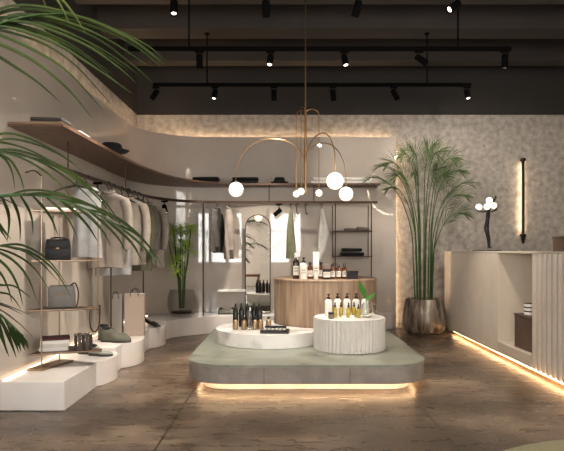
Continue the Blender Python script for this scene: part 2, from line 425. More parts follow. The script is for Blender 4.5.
# ------------------------------------------------------------------ garments
def hanger(loc, rz, label, w=.2):
    h = thing('clothes_hanger', label, 'hanger', loc, rz)
    p = [(.02, 0, .02), (.018, 0, .035), (0, 0, .046), (-.018, 0, .036), (-.02, 0, .018), (-.008, 0, -.005), (0, 0, -.02), (0, 0, -.075)]
    link('hook', MB().tube(cr(p, 4), .0045, 6), 'black_metal', h)
    link('shoulder_bar', MB().tube([(-w, 0, -.125), (-w*.5, 0, -.09), (0, 0, -.07), (w*.5, 0, -.09), (w, 0, -.125)], [.006, .009, .012, .009, .006], 8), 'black_plastic', h)
    return h
def garment(name, loc, rz, label, cat, m, w=.21, length=.78, depth=.05, sleeve=.55, seed=0, group=None, m2=None):
    g = thing(name, label, cat, loc, rz, group)
    rn = random.Random(seed)
    ph = [rn.uniform(0, 6.28) for _ in range(6)]
    prof = [(0.0, .055, .03), (-.02, .10, .038), (-.045, w*.82, .044), (-.08, w*.95, depth), (-.16, w, depth*1.1), (-.32, w*.93, depth*1.15), (-.5*length-.1, w*.93, depth*1.2), (-.8*length, w, depth*1.25), (-length, w*1.02, depth*1.3)]
    rings = []
    N_ = 40
    P3 = cr([(a, b, c) for a, b, c in prof], 4)
    for q in P3:
        z, hw, hd = q
        f = min(1, max(0, -z/length))
        ring = []
        for i in range(N_):
            a = i/N_*2*PI
            cx_, sy_ = math.cos(a), math.sin(a)
            x = hw*math.copysign(abs(cx_)**.75, cx_); y = hd*math.copysign(abs(sy_)**.8, sy_)
            k = f*.012*(math.sin(x*38+ph[0]+z*3)+.6*math.sin(x*70+ph[1])+.5*math.sin(z*12+ph[2]))
            ring.append((x, y+k*(1 if y > 0 else -.9), z+.01*f*math.sin(x*12+ph[3])))
        rings.append(ring)
    link('garment_body', MB().quadstrip(rings), m, g, angle=60)
    if sleeve:
        for sgn in (-1, 1):
            pts = cr([(sgn*w*.80, 0, -.075), (sgn*(w*.98), -.012, -.16), (sgn*(w*1.08), -.02, -.3), (sgn*(w*1.08), -.035, -sleeve*.8), (sgn*(w*1.04), -.045, -sleeve-.05)], 5)
            rr = [(.052-.012*i/len(pts))*(1+.025*math.sin(i*1.3+ph[4])) for i in range(len(pts))]
            link('sleeve', MB().tube(pts, rr, 12), m, g, angle=60)
        # collar
        mb = MB(); mb.tube([(.055*math.cos(a), .034*math.sin(a), .006+.012*math.sin(a)) for a in [k/16*2*PI for k in range(17)]], .014, 8)
        link('collar', mb, m2 or m, g)
        # placket
        link('placket', MB().box(-.012, .012, -depth*1.32-.004, -depth*1.2, -length+.04, -.12, .002), m2 or m, g)
    return g
HT = 'bronze clothes rail'
gs = [(-1.725, 4.90, 'shirt', 'pale grey sleeveless top hanging behind the shelf stand, nearest on the clothes rail', 'shirt', 'cloth_lightgrey', .125, .62, 0),
      (-1.685, 5.38, 'jacket', 'sand jacket with a dark hem, front of the row of hanging jackets', 'jacket', 'cloth_sand', .185, .72, .5),
      (-1.69, 5.54, 'shirt', 'long pale blue-grey shirt hanging directly behind the front sand jacket', 'shirt', 'cloth_lightgrey', .175, .80, 0),
      (-1.66, 5.98, 'jacket', 'light beige jacket with its sleeve in view, behind the front sand jacket', 'jacket', 'cloth_beige', .185, .70, .52),
      (-1.655, 6.18, 'jacket', 'dark olive jacket hanging between the beige jackets', 'jacket', 'cloth_olive', .19, .78, .5),
      (-1.65, 6.36, 'jacket', 'grey jacket hanging just past the dark olive jacket', 'jacket', 'cloth_grey', .185, .74, .5),
      (-1.63, 6.72, 'jacket', 'beige jacket hanging at the far end of the left row by the corner spotlight', 'jacket', 'cloth_beige', .195, .76, .5)]
for i, (x, y, nm, lb, ct, m, w, ln, sl) in enumerate(gs):
    garment(nm, (x, y, RB-.07), 0, lb, ct, m, w, ln, .04, sl, seed=i)
    hanger((x, y, RB-.012), 0, 'black hanger holding the '+lb.split(',')[0].replace(' hanging', '').replace(' at the far end of the left row by the corner spotlight', ' by the corner spotlight'), w*.8)
hanger((-1.735, 4.68, RB-.012), .2, 'empty black hanger on the left end of the rail, beside the pale grey top', .18)
hanger((-1.675, 5.78, RB-.012), -.3, 'empty black hanger between the front sand jacket and the light beige jacket', .16)
# back wall garments, edge on
def bx(px): return (px-CX)*7.5/F
garment('jacket', (bx(217), 7.5, RB-.07), PI/2-.1, 'charcoal jacket hanging on the back rail, left of the arched mirror', 'jacket', 'cloth_charcoal', .17, .58, .045, .46, seed=21)
hanger((bx(217), 7.5, RB-.012), PI/2, 'black hanger of the charcoal jacket on the back rail', .14)
garment('jacket', (bx(229), 7.5, RB-.07), PI/2+.1, 'beige jacket hanging on the back rail beside the charcoal jacket', 'jacket', 'cloth_sand', .17, .66, .045, .5, seed=22)
hanger((bx(229), 7.5, RB-.012), PI/2, 'black hanger of the beige jacket on the back rail', .14)
def drape(name, px, label, cat, m, prof, seed):
    g = thing(name, label, cat, (bx(px), 7.5, RB-.055))
    rn = random.Random(seed); ph = rn.uniform(0, 6)
    rings = []
    for (z, x0, x1, d) in prof:
        ring = []
        for i in range(24):
            a = i/24*2*PI
            x = (x0+x1)/2+(x1-x0)/2*math.copysign(abs(math.cos(a))**.7, math.cos(a))
            ring.append((x+.003*math.sin(5*a+ph), d*math.sin(a)*(1+.35*math.sin(x*120+ph)), z))
        rings.append(ring)
    link('fabric', MB().quadstrip(rings), m, g, angle=60)
    p = [(.012, 0, .03), (.01, 0, .048), (0, 0, .056), (-.012, 0, .046), (-.012, 0, .02), (0, 0, 0), (0, 0, -.03)]
    link('hook', MB().tube(cr(p, 4), .005, 6), 'black_metal', g)
drape('scarf', 291, 'sage green scarf hanging on a hook between the mirror and the white cloth', 'scarf', 'cloth_green',
      [(-.02, -.012, .012, .02), (-.1, -.03, .028, .03), (-.3, -.055, .04, .035), (-.5, -.06, .06, .035), (-.68, -.065, .07, .03)], 1)
drape('hanging_cloth', 322, 'white cloth hanging by one corner from the rail beside the back shelf frame', 'cloth', 'cloth_white',
      [(-.015, -.012, .012, .02), (-.08, -.015, .03, .03), (-.25, -.035, .075, .035), (-.38, -.05, .105, .035), (-.55, -.055, .06, .03), (-.70, -.06, -.02, .02)], 2)
for px in (297, 306):
    h = MB(); p = [(.012, 0, .03), (.01, 0, .048), (0, 0, .056), (-.012, 0, .046), (-.012, 0, .02), (-.004, 0, -.02), (0, 0, -.07), (.012, 0, -.085), (.02, 0, -.07)]
    h.tube(cr(p, 4), .006, 6)
    tag(link('rail_hook', h, 'black_metal', loc=(bx(px), 7.5, RB-.055)),
        'empty black hook on the back rail, ' + ('next to the green scarf' if px == 297 else 'second from the green scarf towards the white cloth'), 'hook')
# rail spotlights
def aim(d):
    return Vector(d).normalized().to_track_quat('-Z', 'Y')
def spot_head(name, loc, d, label, drop=.05, hl=.11, r=.032, lit=True, energy=0, target=None, group=None, spread=50, mount=True):
    t = thing(name, label, 'spotlight', loc, 0, group)
    if mount: link('adapter', MB().box(-.04, .04, -.012, .012, -.022, -.001, .003), 'track_black', t, smooth=False)
    link('stem', MB().tube([(0, 0, -.02 if mount else -.001), (0, 0, -drop)], .007, 8), 'black_metal', t)
    q = aim(d); M = Matrix.Translation((0, 0, -drop)) @ q.to_matrix().to_4x4()
    hb = MB().lathe([(.0, .035), (r*.85, .035), (r, .025), (r, -hl+.035), (r*.86, -hl+.035), (r*.72, -hl+.055), (.0, -hl+.055)], 20); hb.bm.transform(M)
    link('lamp_head', hb, 'track_black', t)
    lb = MB().lathe([(.0, -hl+.0545), (r*.68, -hl+.0545), (r*.68, -hl+.048), (r*.4, -hl+.042), (0, -hl+.04)], 16); lb.bm.transform(M)
    link('lens', lb, 'lens' if lit else 'lens_off', t)
    if energy:
        ld = bpy.data.lights.new('spot_beam', 'SPOT'); ld.energy = energy; ld.color = (1, .90, .78); ld.spot_size = math.radians(spread); ld.spot_blend = .8
        ld.shadow_soft_size = .03
        lo = bpy.data.objects.new('spot_beam', ld); COL.objects.link(lo); lo.parent = t
        dd = Vector(d).normalized(); off = Vector((0, 0, -drop))+dd*(hl-.02)
        lo.location = off
        td = (Vector(target)-Vector(loc)-off) if target else dd
        lo.rotation_euler = aim(td).to_euler()
    return t
spot_head('rail_spotlight', (-1.705, 5.12, RB), (.45, -.55, -.7), 'small black spotlight on the clothes rail above the front of the jacket row', .13, .12, .03, True, 5, (-1.5, 4.6, .6), spread=90)
spot_head('rail_spotlight', (-1.5, 7.03, RB), (.3, -.4, -.9), 'small black spotlight on the clothes rail left of the lime plant in the corner', .09, .12, .03, True, 8, (-1.3, 6.7, .2), spread=90)
spot_head('rail_spotlight', (bx(279), 7.5, RB), (-.75, -.1, -.65), 'small black spotlight on the back rail right of the arched mirror', .10, .12, .03, False)

# ------------------------------------------------------------------ arched mirror
am = thing('arched_mirror', 'tall arched mirror in a thin bronze frame standing against the back wall', 'mirror', (-.36, 7.70, PZ))
hw, H = .176, 1.588-PZ
def arch(hw, H, z0=0): return [(-hw, z0), (hw, z0)]+[(hw*math.cos(a), H-hw+hw*math.sin(a)) for a in [PI*k/24 for k in range(25)]]
oa = arch(hw, H, .004); ia = arch(hw-.012, H-.012, .016)
mb = MB()
mb.quadstrip([[(p[0], 0, p[1]) for p in oa], [(p[0], .03, p[1]) for p in oa]], caps=False)
mb.quadstrip([[(p[0], 0, p[1]) for p in oa], [(p[0], 0, p[1]) for p in ia], [(p[0], .01, p[1]) for p in ia]], caps=False)
link('mirror_frame', mb, 'bronze', am, angle=30)
link('mirror_glass', MB().quadstrip([[(p[0], .006, p[1]) for p in arch(hw-.011, H-.011, .015)], [(p[0], .028, p[1]) for p in arch(hw-.011, H-.011, .015)]]), 'mirror', am, angle=30)

# ------------------------------------------------------------------ back shelf frame
sf = thing('wall_rack', 'slim metal rack with two shelves on the back wall right of the white cloth', 'shelf rack', (.928, 7.67, 0))
for z in (1.36, 1.02):
    link('rack_shelf', MB().box(-.26, .26, -.15, .17, z-.012, z, .002), 'rail_metal', sf, smooth=False)
for sx in (-.25, .25): link('side_bar', MB().tube([(sx, .165, .99), (sx, .165, 1.72)], .006, 8), 'rail_metal', sf)
def folded(name, loc, sx, sy, sz, m, label, cat, group=None, rz=0):
    t = MB(); b2 = MB(); b2.box(-sx/2, sx/2, -sy/2, sy/2, 0, sz)
    bmesh.ops.bevel(b2.bm, geom=list(b2.bm.edges), offset=sz*.42, segments=3, affect='EDGES', profile=.6)
    for v in b2.bm.verts:
        v.co.z += .12*sz*math.sin(v.co.x*22+loc[0]*9)*(1 if v.co.z > sz*.5 else 0)
    t.merge(b2)
    g = thing(name, label, cat, loc, rz, group)
    link('folded_layer', t, m, g, angle=60)
    link('fold_edge', MB().tube([(-sx/2+.01, -sy/2+.004, sz*.5), (sx/2-.01, -sy/2+.004, sz*.5)], sz*.25, 8), m, g)
    return g
bt = 'black knitwear folded on the back rack'
folded('folded_sweater', (.93, 7.66, 1.0205), .31, .22, .055, 'cloth_black', 'black folded sweater, bottom of the pile on the lower shelf of the back rack', 'sweater', bt)
folded('folded_sweater', (.925, 7.66, 1.079), .27, .2, .05, 'cloth_black', 'black folded sweater on top of the pile on the lower shelf of the back rack', 'sweater', bt)
folded('folded_scarf', (.90, 7.64, 1.3605), .15, .16, .035, 'cloth_grey', 'grey folded cloth on the left of the upper shelf of the back rack', 'scarf')
folded('folded_scarf', (1.075, 7.64, 1.3605), .16, .16, .05, 'cloth_grey', 'thicker grey folded cloth on the right of the upper shelf of the back rack', 'scarf')

# ------------------------------------------------------------------ things on the walnut shelf
ZS = 2.0005
for px, side in ((205.5, 'left'), (245, 'right')):
    X = (px-CX)*7.66/F
    folded('folded_garment', (X, 7.66, ZS), .36, .22, .045, 'cloth_black', 'black folded garment, lower of the %s pile on the back of the walnut shelf' % side, 'folded clothes', 'black folded clothes on the walnut shelf')
    folded('folded_garment', (X+.01, 7.66, ZS+.048), .35, .21, .042, 'cloth_black', 'black folded garment, upper of the %s pile on the back of the walnut shelf' % side, 'folded clothes', 'black folded clothes on the walnut shelf')
def hat(loc, label, r=.145, rz=0, m='cloth_black'):
    t = thing('hat', label, 'hat', loc, rz)
    link('brim', MB().lathe([(.0, .001), (r*.62, .001), (r*.85, .008), (r*.98, .022), (r, .027), (r*.97, .028), (r*.84, .015), (r*.6, .010), (0, .010)], 32, lob=lambda a, r_, z: 1+.08*math.cos(2*a)), m, t)
    link('crown', MB().lathe([(r*.6, .009), (r*.59, .05), (r*.52, .082), (r*.42, .092), (r*.2, .084), (0, .080)], 28, lob=lambda a, r_, z: 1+.12*math.cos(2*a)), m, t)
    link('hat_band', MB().lathe([(r*.615, .011), (r*.615, .03), (r*.59, .03), (r*.59, .011)], 28, lob=lambda a, r_, z: 1+.12*math.cos(2*a)), 'bag_black', t)
hat(((279.5-CX)*7.66/F, 7.66, ZS), 'black brimmed hat on the back of the walnut shelf, left of the chandelier stem', .115)
hat((-1.60, 5.2, ZS), 'black hat on the left stretch of the walnut shelf', .15, .5)
for k, (x0, x1, z) in enumerate(((.37, .76, 0), (.77, 1.17, 0), (.40, .76, .047), (.78, 1.14, .047))):
    t = thing('fabric_roll', 'white roll of cloth at the right end of the walnut shelf, %s %s' % (('lower' if z == 0 else 'upper'), ('left' if k in (0, 2) else 'right')), 'fabric roll', ((x0+x1)/2, 7.64, ZS+z+.0225), 0, 'white rolls on the walnut shelf')
    L_ = (x1-x0)/2
    link('roll', MB().tube([(-L_, 0, 0), (L_, 0, 0)], .0225, 16), 'cloth_white', t)
    link('roll_core', MB().tube([(-L_-.004, 0, 0), (L_+.004, 0, 0)], .008, 10), 'book_brown', t)
g1 = 'grey folded clothes at the near end of the walnut shelf'
folded('folded_garment', (-1.72, 4.14, ZS), .24, .22, .03, 'cloth_grey', 'dark grey folded garment at the near end of the walnut shelf, bottom of its pile', 'folded clothes', g1)
folded('folded_garment', (-1.72, 4.14, ZS+.033), .23, .2, .028, 'cloth_charcoal', 'charcoal folded garment at the near end of the walnut shelf, top of its pile', 'folded clothes', g1)
folded('folded_garment', (-1.68, 4.45, ZS), .2, .24, .03, 'cloth_lightgrey', 'light grey folded garment behind the charcoal pile on the walnut shelf', 'folded clothes', g1)

# ------------------------------------------------------------------ shelf stand at the left
ds = thing('shelf_stand', 'slim brass shelf stand with thin walnut boards on the left plinth', 'shelf stand', (0, 0, .198))
z0 = .198
A, B_, C_ = (-1.84, 4.25), (-1.46, 4.40), (-1.80, 4.49)
link('post', MB().tube([(*A, .004), (*A, 1.66-z0)], .006, 8), 'post_metal', ds)
link('post', MB().tube([(*C_, .004), (*C_, 1.45-z0)], .006, 8), 'post_metal', ds)
link('post', MB().tube([(*B_, .59-z0), (*B_, 1.405-z0)], .006, 8), 'post_metal', ds)
def board(pts, z, th, name='shelf_board', m='walnut'):
    o = link(name, MB().prism(pts, z-th-z0, z-z0), m, ds, smooth=False)
    return o
near = lambda x: 4.25+(x+1.84)*.39
def rim(pts, z):
    mb = MB(); mb.sweep([(p[0], p[1]-.004, z-z0) for p in pts], .005, .007); link('metal_edge', mb, 'post_metal', ds)
for (xa, xb, dy, z, th) in ((-1.90, -1.53, .34, 1.40, .008), (-1.90, -1.455, .36, 1.02, .008), (-1.92, -1.455, .40, .645, .012), (-1.92, -1.43, .40, .315, .012)):
    pts = [(xa, near(xa)-.012), (xb, near(xb)-.012), (xb-.02, near(xb)+.05), (xa+.2, near(xa)+dy-.02), (xa, near(xa)+dy)]
    board(pts, z, th); rim(pts[:2], z+.001)
link('base_plate', MB().prism([(-1.92, 4.17), (-1.80, 4.17), (-1.70, 4.52), (-1.82, 4.55)], .002, .016), 'post_metal', ds, smooth=False)
link('top_hook', MB().tube(cr([(*A, 1.66-z0), (A[0]-.05, A[1]-.02, 1.70-z0), (A[0]-.12, A[1]-.03, 1.68-z0)], 5), .006, 8), 'bronze', ds)

def handbag(name, loc, rz, label, sx, sy, sz, m, side, handle):
    t = thing(name, label, 'bag', loc, rz)
    ring = lambda k, z, ox=0: [(-sx/2*k, -sy/2*k, z), (sx/2*k, -sy/2*k, z), (sx/2*k, sy/2*k, z), (-sx/2*k, sy/2*k, z)]
    b2 = MB(); b2.quadstrip([ring(1, .001), ring(1.0, sz*.5), ring(.9, sz)])
    bmesh.ops.bevel(b2.bm, geom=list(b2.bm.edges), offset=.008, segments=2, affect='EDGES', profile=.5)
    link('bag_body', b2, m, t)
    link('flap', MB().box(-sx*.44, sx*.44, -sy/2-.004, -sy/2+.002, sz*.55, sz*.96, .002), m, t)
    link('clasp', MB().box(-.012, .012, -sy/2-.008, -sy/2-.003, sz*.52, sz*.6, .002), 'brass', t)
    if side: link('gusset', MB().box(-sx/2-.004, -sx/2+.002, -sy*.46, sy*.46, .012, sz*.9, .002), side, t)
    link('handle', MB().tube(cr(handle, 6), .006, 8), 'leather' if m != 'bag_black' else 'bag_black', t)
    return t
handbag('handbag', (-1.79, 4.44, 1.0205), .3, 'black boxy handbag on the third board of the brass shelf stand', .19, .09, .165, 'bag_black', None,
        [(-.05, 0, .158), (-.048, 0, .172), (0, 0, .178), (.048, 0, .172), (.05, 0, .158)])
handbag('handbag', (-1.765, 4.45, .6455), .28, 'grey and white structured handbag with a brown strap on the second board of the stand', .20, .09, .175, 'bag_silver', 'bag_side',
        [(.06, 0, .17), (.10, -.02, .19), (.125, -.03, .12), (.12, -.03, .03), (.11, -.02, .008)])
folded('folded_shirt', (-1.78, 4.44, 1.4005), .24, .18, .03, 'cloth_white', 'white folded shirt on the topmost board of the brass shelf stand', 'shirt', None, .35)

def book(loc, rz, sx, sy, sz, m, label, group):
    t = thing('book', label, 'book', loc, rz, group)
    mb = MB(); mb.box(-sx/2, sx/2, -sy/2, sy/2, 0, .004); mb.box(-sx/2, sx/2, -sy/2, sy/2, sz-.004, sz); mb.box(-sx/2, sx/2, -sy/2, -sy/2+.004, .004, sz-.004)
    link('cover', mb, m, t, smooth=False)
    link('page_block', MB().box(-sx/2+.006, sx/2-.005, -sy/2+.0045, sy/2-.006, .0045, sz-.0045), 'pages', t, smooth=False)
BG = 'books lying on the bottom board of the stand'
zb = .3155
for k, (m, th, lb) in enumerate((('book_white', .026, 'white book at the bottom of the lying pile on the shelf stand'), ('bag_side', .028, 'white book second from the bottom in the lying pile on the shelf stand'),
                                 ('book_white', .026, 'white book third from the bottom, just under the dark red book on the shelf stand'), ('book_red', .018, 'thin dark red book on top of the lying pile on the shelf stand'))):
    book((-1.815+.004*k, 4.42, zb), .36+.03*(k % 2), .21, .16, th, m, lb, BG); zb += th+.0008
for k in range(5):
    t = thing('book', ['dark standing book', 'brown standing book', 'black standing book', 'dark brown standing book', 'narrow black standing book'][k]+' right of the lying book pile, %s of the upright row' % ('first', 'second', 'third', 'fourth', 'last')[k], 'book', (-1.645+.026*k, 4.425+.010*k, .3158), .38, 'upright books on the bottom board of the stand')
    m = ['book_dark', 'book_brown', 'book_dark', 'book_brown', 'book_dark'][k]; hgt = .118+.008*(k % 2)
    mb = MB(); mb.box(-.011, -.009, -.06, .06, 0, hgt); mb.box(.009, .011, -.06, .06, 0, hgt); mb.box(-.009, .009, -.06, -.057, 0, hgt)
    link('cover', mb, m, t, smooth=False)
    link('page_block', MB().box(-.0088, .0088, -.0568, .056, .001, hgt-.004), 'pages', t, smooth=False)
# belt loop hanging from the second board
bl = thing('belt', 'dark brown leather strap hanging in a loop below the second board of the stand', 'belt', (-1.49, 4.405, .60))
link('strap', MB().tube(cr([(-.035, 0, .028), (-.038, 0, -.03), (-.03, 0, -.11), (0, 0, -.145), (.03, 0, -.11), (.040, 0, -.03), (.044, -.01, .07)], 6), .006, 8), 'leather', bl)
link('ring', MB().tube([(.012*math.cos(a), 0, -.155+.012*math.sin(a)) for a in [k/12*2*PI for k in range(13)]], .003, 6), 'brass', bl)

# ------------------------------------------------------------------ shoes, shopping bag
def shoe(loc, rz, label, L_=.28, m='shoe_grey', hgt=.11, group=None):
    t = thing('sneaker', label, 'shoe', loc, rz, group)
    n = 14; up = []; so = []
    for i in range(n+1):
        u = i/n; x = (u-.5)*L_
        w = (.034+.013*max(0, math.sin((u-.3)*PI/.75)))*math.sqrt(max(.08, 1-max(0, (abs(u-.5)-.36)/.14)**2))*L_/.26
        e_ = min(1, max(0, (u-.34)/.28)); e_ = e_*e_*(3-2*e_); h = hgt*(1-.5*e_)*(1 if u < .85 else 1-.45*((u-.85)/.15)**2)
        h = max(h, .03)*(min(1, .8+3*u))
        up.append([(x, w*.92*math.cos(a), .018+(h-.018)*max(0, math.sin(a))**.7) for a in [PI*k/12 for k in range(13)]])
        so.append([(x, -w, .001), (x, w, .001), (x, w*1.04, .02), (x, -w*1.04, .02)])
    link('shoe_upper', MB().quadstrip(up, close=True), m, t, angle=60)
    link('sole', MB().quadstrip(so), 'shoe_sole', t, angle=50)
    cb = MB().sphere((0, 0, 0), 1, 16, 8); cb.bm.transform(Matrix.Translation((-L_*.31, 0, hgt*.99)) @ Matrix.Rotation(.05, 4, 'Y') @ Matrix.Diagonal((L_*.17, .026, .016, 1)))
    link('ankle_opening', cb, 'cloth_black', t)
    mb = MB()
    for k in range(4):
        u = .40+.065*k; x = (u-.5)*L_; e_ = min(1, max(0, (u-.34)/.28)); z = hgt*(1-.5*e_*e_*(3-2*e_))+.002
        mb.tube([(x, -.02, z-.006), (x, 0, z), (x, .02, z-.006)], .003, 6)
    link('laces', mb, 'cloth_white' if m == 'shoe_light' else 'cloth_grey', t)
    return t
shoe((-1.60, 5.33, PZ), -.15, 'dark grey-green sneaker in front of the paper bag, the nearer of its pair', .30, 'shoe_grey', .13)
shoe((-1.66, 5.45, PZ), -.05, 'dark grey-green sneaker in front of the paper bag, the one nearer the wall', .30, 'shoe_grey', .14)
shoe((-1.565, 4.90-.12, .198), -.2, 'light grey sneaker beside the bottom board of the stand, nearer the plinth edge', .22, 'shoe_light', .085)
shoe((-1.68, 4.86, .198), -.1, 'light grey sneaker beside the bottom board of the stand, nearer the wall', .22, 'shoe_light', .085)
pb = thing('paper_bag', 'tall beige paper shopping bag with black cord handles standing on the left plinth', 'bag', (-1.53, 5.75, PZ), .12)
link('bag_body', MB().box(-.095, .095, -.05, .05, .002, .43), 'paper_bag', pb, smooth=False)
link('side_panel', MB().box(-.0975, -.0955, -.049, .049, .003, .429), 'paper_bag_side', pb, smooth=False)
for y in (-.054, .054):
    link('handle', MB().tube(cr([(-.04, y, .40), (-.035, y, .45), (-.0, y, .48), (.035, y, .45), (.04, y, .40)], 6), .004, 6), 'black_plastic', pb)
pb2 = thing('paper_bag', 'grey paper shopping bag half hidden behind the beige one', 'bag', (-1.71, 5.72, PZ), .1)
link('bag_body', MB().box(-.06, .06, -.05, .05, .002, .42), 'paper_bag_side', pb2, smooth=False)
link('handle', MB().tube(cr([(-.03, -.052, .38), (-.025, -.054, .43), (.0, -.054, .45), (.025, -.054, .43), (.03, -.052, .38)], 6), .004, 6), 'black_plastic', pb2)
def pump(loc, rz, label):
    t = thing('heeled_shoe', label, 'shoe', loc, rz)
    n = 14; rings = []
    for i in range(n+1):
        u = i/n; x = (u-.5)*.23
        zb = .085*(1-u)**1.5 if u < .8 else .004
        w = (.026+.012*math.sin(u*PI))*(min(1, .3+5*min(u, 1-u)))
        h = .05*(1-u)+.022+.004
        open_ = .35 if .12 < u < .7 else 1
        rings.append([(x, w*math.cos(a), zb+(h*open_ if math.sin(a) > 0 else 0)*math.sin(a)+.002) for a in [2*PI*k/14 for k in range(14)]])
    link('shoe_upper', MB().quadstrip(rings), 'shoe_black', t, angle=60)
    link('heel', MB().tube([(-.10, 0, .085), (-.105, 0, .04), (-.105, 0, .002)], [.014, .007, .006], 8), 'shoe_black', t)
    link('ankle_strap', MB().tube([(-.095+.024*math.cos(a), .024*math.sin(a), .155) for a in [k/14*2*PI for k in range(15)]], .003, 6), 'shoe_black', t)
pump((-1.50, 6.35, PZ), -.35, 'black high-heeled shoe on the plinth behind the paper bag, nearer the viewer')
pump((-1.56, 6.5, PZ), -.35, 'black high-heeled shoe on the plinth behind the paper bag, nearer the wall')
# low shelf with shoes at the back
lw = thing('ledge_shelf', 'short white shelf low on the back wall left of the arched mirror', 'shelf', (-.72, 7.74, .53))
link('shelf_board', MB().box(-.19, .19, -.10, .10, 0, .022, .003), 'white_plastic', lw, smooth=False)
shoe((-.80, 7.62, PZ), .2, 'grey sneaker on the back plinth left of the mirror, left one of the pair', .2, 'shoe_grey', .08)
shoe((-.63, 7.64, PZ), .1, 'grey sneaker on the back plinth left of the mirror, right one of the pair', .2, 'shoe_light', .08)
folded('shoe_box', (-.90, 7.72, PZ), .05, .1, .09, 'white_plastic', 'small white box on the back plinth left of the grey sneakers', 'box')

# ------------------------------------------------------------------ plants
def pinnate(mb, rach, n, leaf_len, leaf_w, start=.15, out=.9, fwd=.8, down=.2, droop=.4, rn=random, tipscale=.45, updir=None, seg=4):
    R = [Vector(p) for p in rach]
    m = len(R)-1
    for i in range(n):
        t = start+(1-start)*(i+.3)/n
        f = t*m; k = min(int(f), m-1); p = R[k].lerp(R[k+1], f-k); tan = (R[k+1]-R[k]).normalized()
        sd = tan.cross(updir or Vector((0, 0, 1)))
        if sd.length < 1e-3: sd = Vector((1, 0, 0))
        sd.normalize(); upv = sd.cross(tan).normalized()
        ll = leaf_len*(math.sin(PI*min(1, .25+.75*(1-abs(2*(t-start)/(1-start)-.75)/1.3)) / 2 * 1.0))*(1-(1-tipscale)*max(0, (t-.55)/.45))
        for sgn in (-1, 1):
            d = sd*sgn*out*rn.uniform(.85, 1.1)+tan*fwd*(1+.9*t)+upv*(.25-down)+Vector((0, 0, -down*rn.uniform(.3, 1)))
            d.normalize()
            mb.leaf(p, d, ll*rn.uniform(.88, 1.1), leaf_w*rn.uniform(.85, 1.15), droop*rn.uniform(.7, 1.3), seg, side=d.cross(upv+sd*.3*sgn))
# foreground palm, just outside the left edge of the frame
fp = thing('potted_palm', 'large foreground palm whose dark arching fronds reach in from the left edge', 'plant', (-1.30, 1.75, 0))
O = Vector((-1.30, 1.75, 0))
rn = random.Random(3)
link('pot', MB().lathe([(.0, .0), (.17, .0), (.2, .02), (.22, .4), (.235, .42), (.235, .44), (.205, .44), (.2, .38), (0, .38)], 32), 'stone_jar', fp)
link('soil', MB().lathe([(0, .381), (.198, .381), (.198, .39), (.1, .405), (0, .40)], 24), 'soil_dark', fp)
top = Vector((0, 0, .85))
link('trunk', MB().tube(cr([(0, 0, .39), (.01, 0, .6), (0, 0, .9)], 6), [.05-.0012*i for i in range(13)], 12), 'stem', fp)
def blade(mb, pix, Y0, Y1, w):
    """one long leaflet as a tapering ribbon bent along its own path"""
    n = len(pix)-1
    c = cr([at(px, py, Y0+(Y1-Y0)*i/n)-O for i, (px, py) in enumerate(pix)], 5)
    m_ = len(c)-1; vs = []
    for i, p in enumerate(c):
        t = i/m_; tan = (c[min(i+1, m_)]-c[max(i-1, 0)]).normalized()
        sd = tan.cross(Vector((.25, -1, .35))).normalized()
        ww = w*min(1, .45+2.2*t)*(1-t**2.2)+.0006
        lift = tan.cross(sd)*ww*.25
        vs.append((mb.bm.verts.new(p-sd*ww/2), mb.bm.verts.new(p+lift), mb.bm.verts.new(p+sd*ww/2)))
    for a, b in zip(vs[:-1], vs[1:]):
        for k in range(2): mb.bm.faces.new((a[k], a[k+1], b[k+1], b[k]))
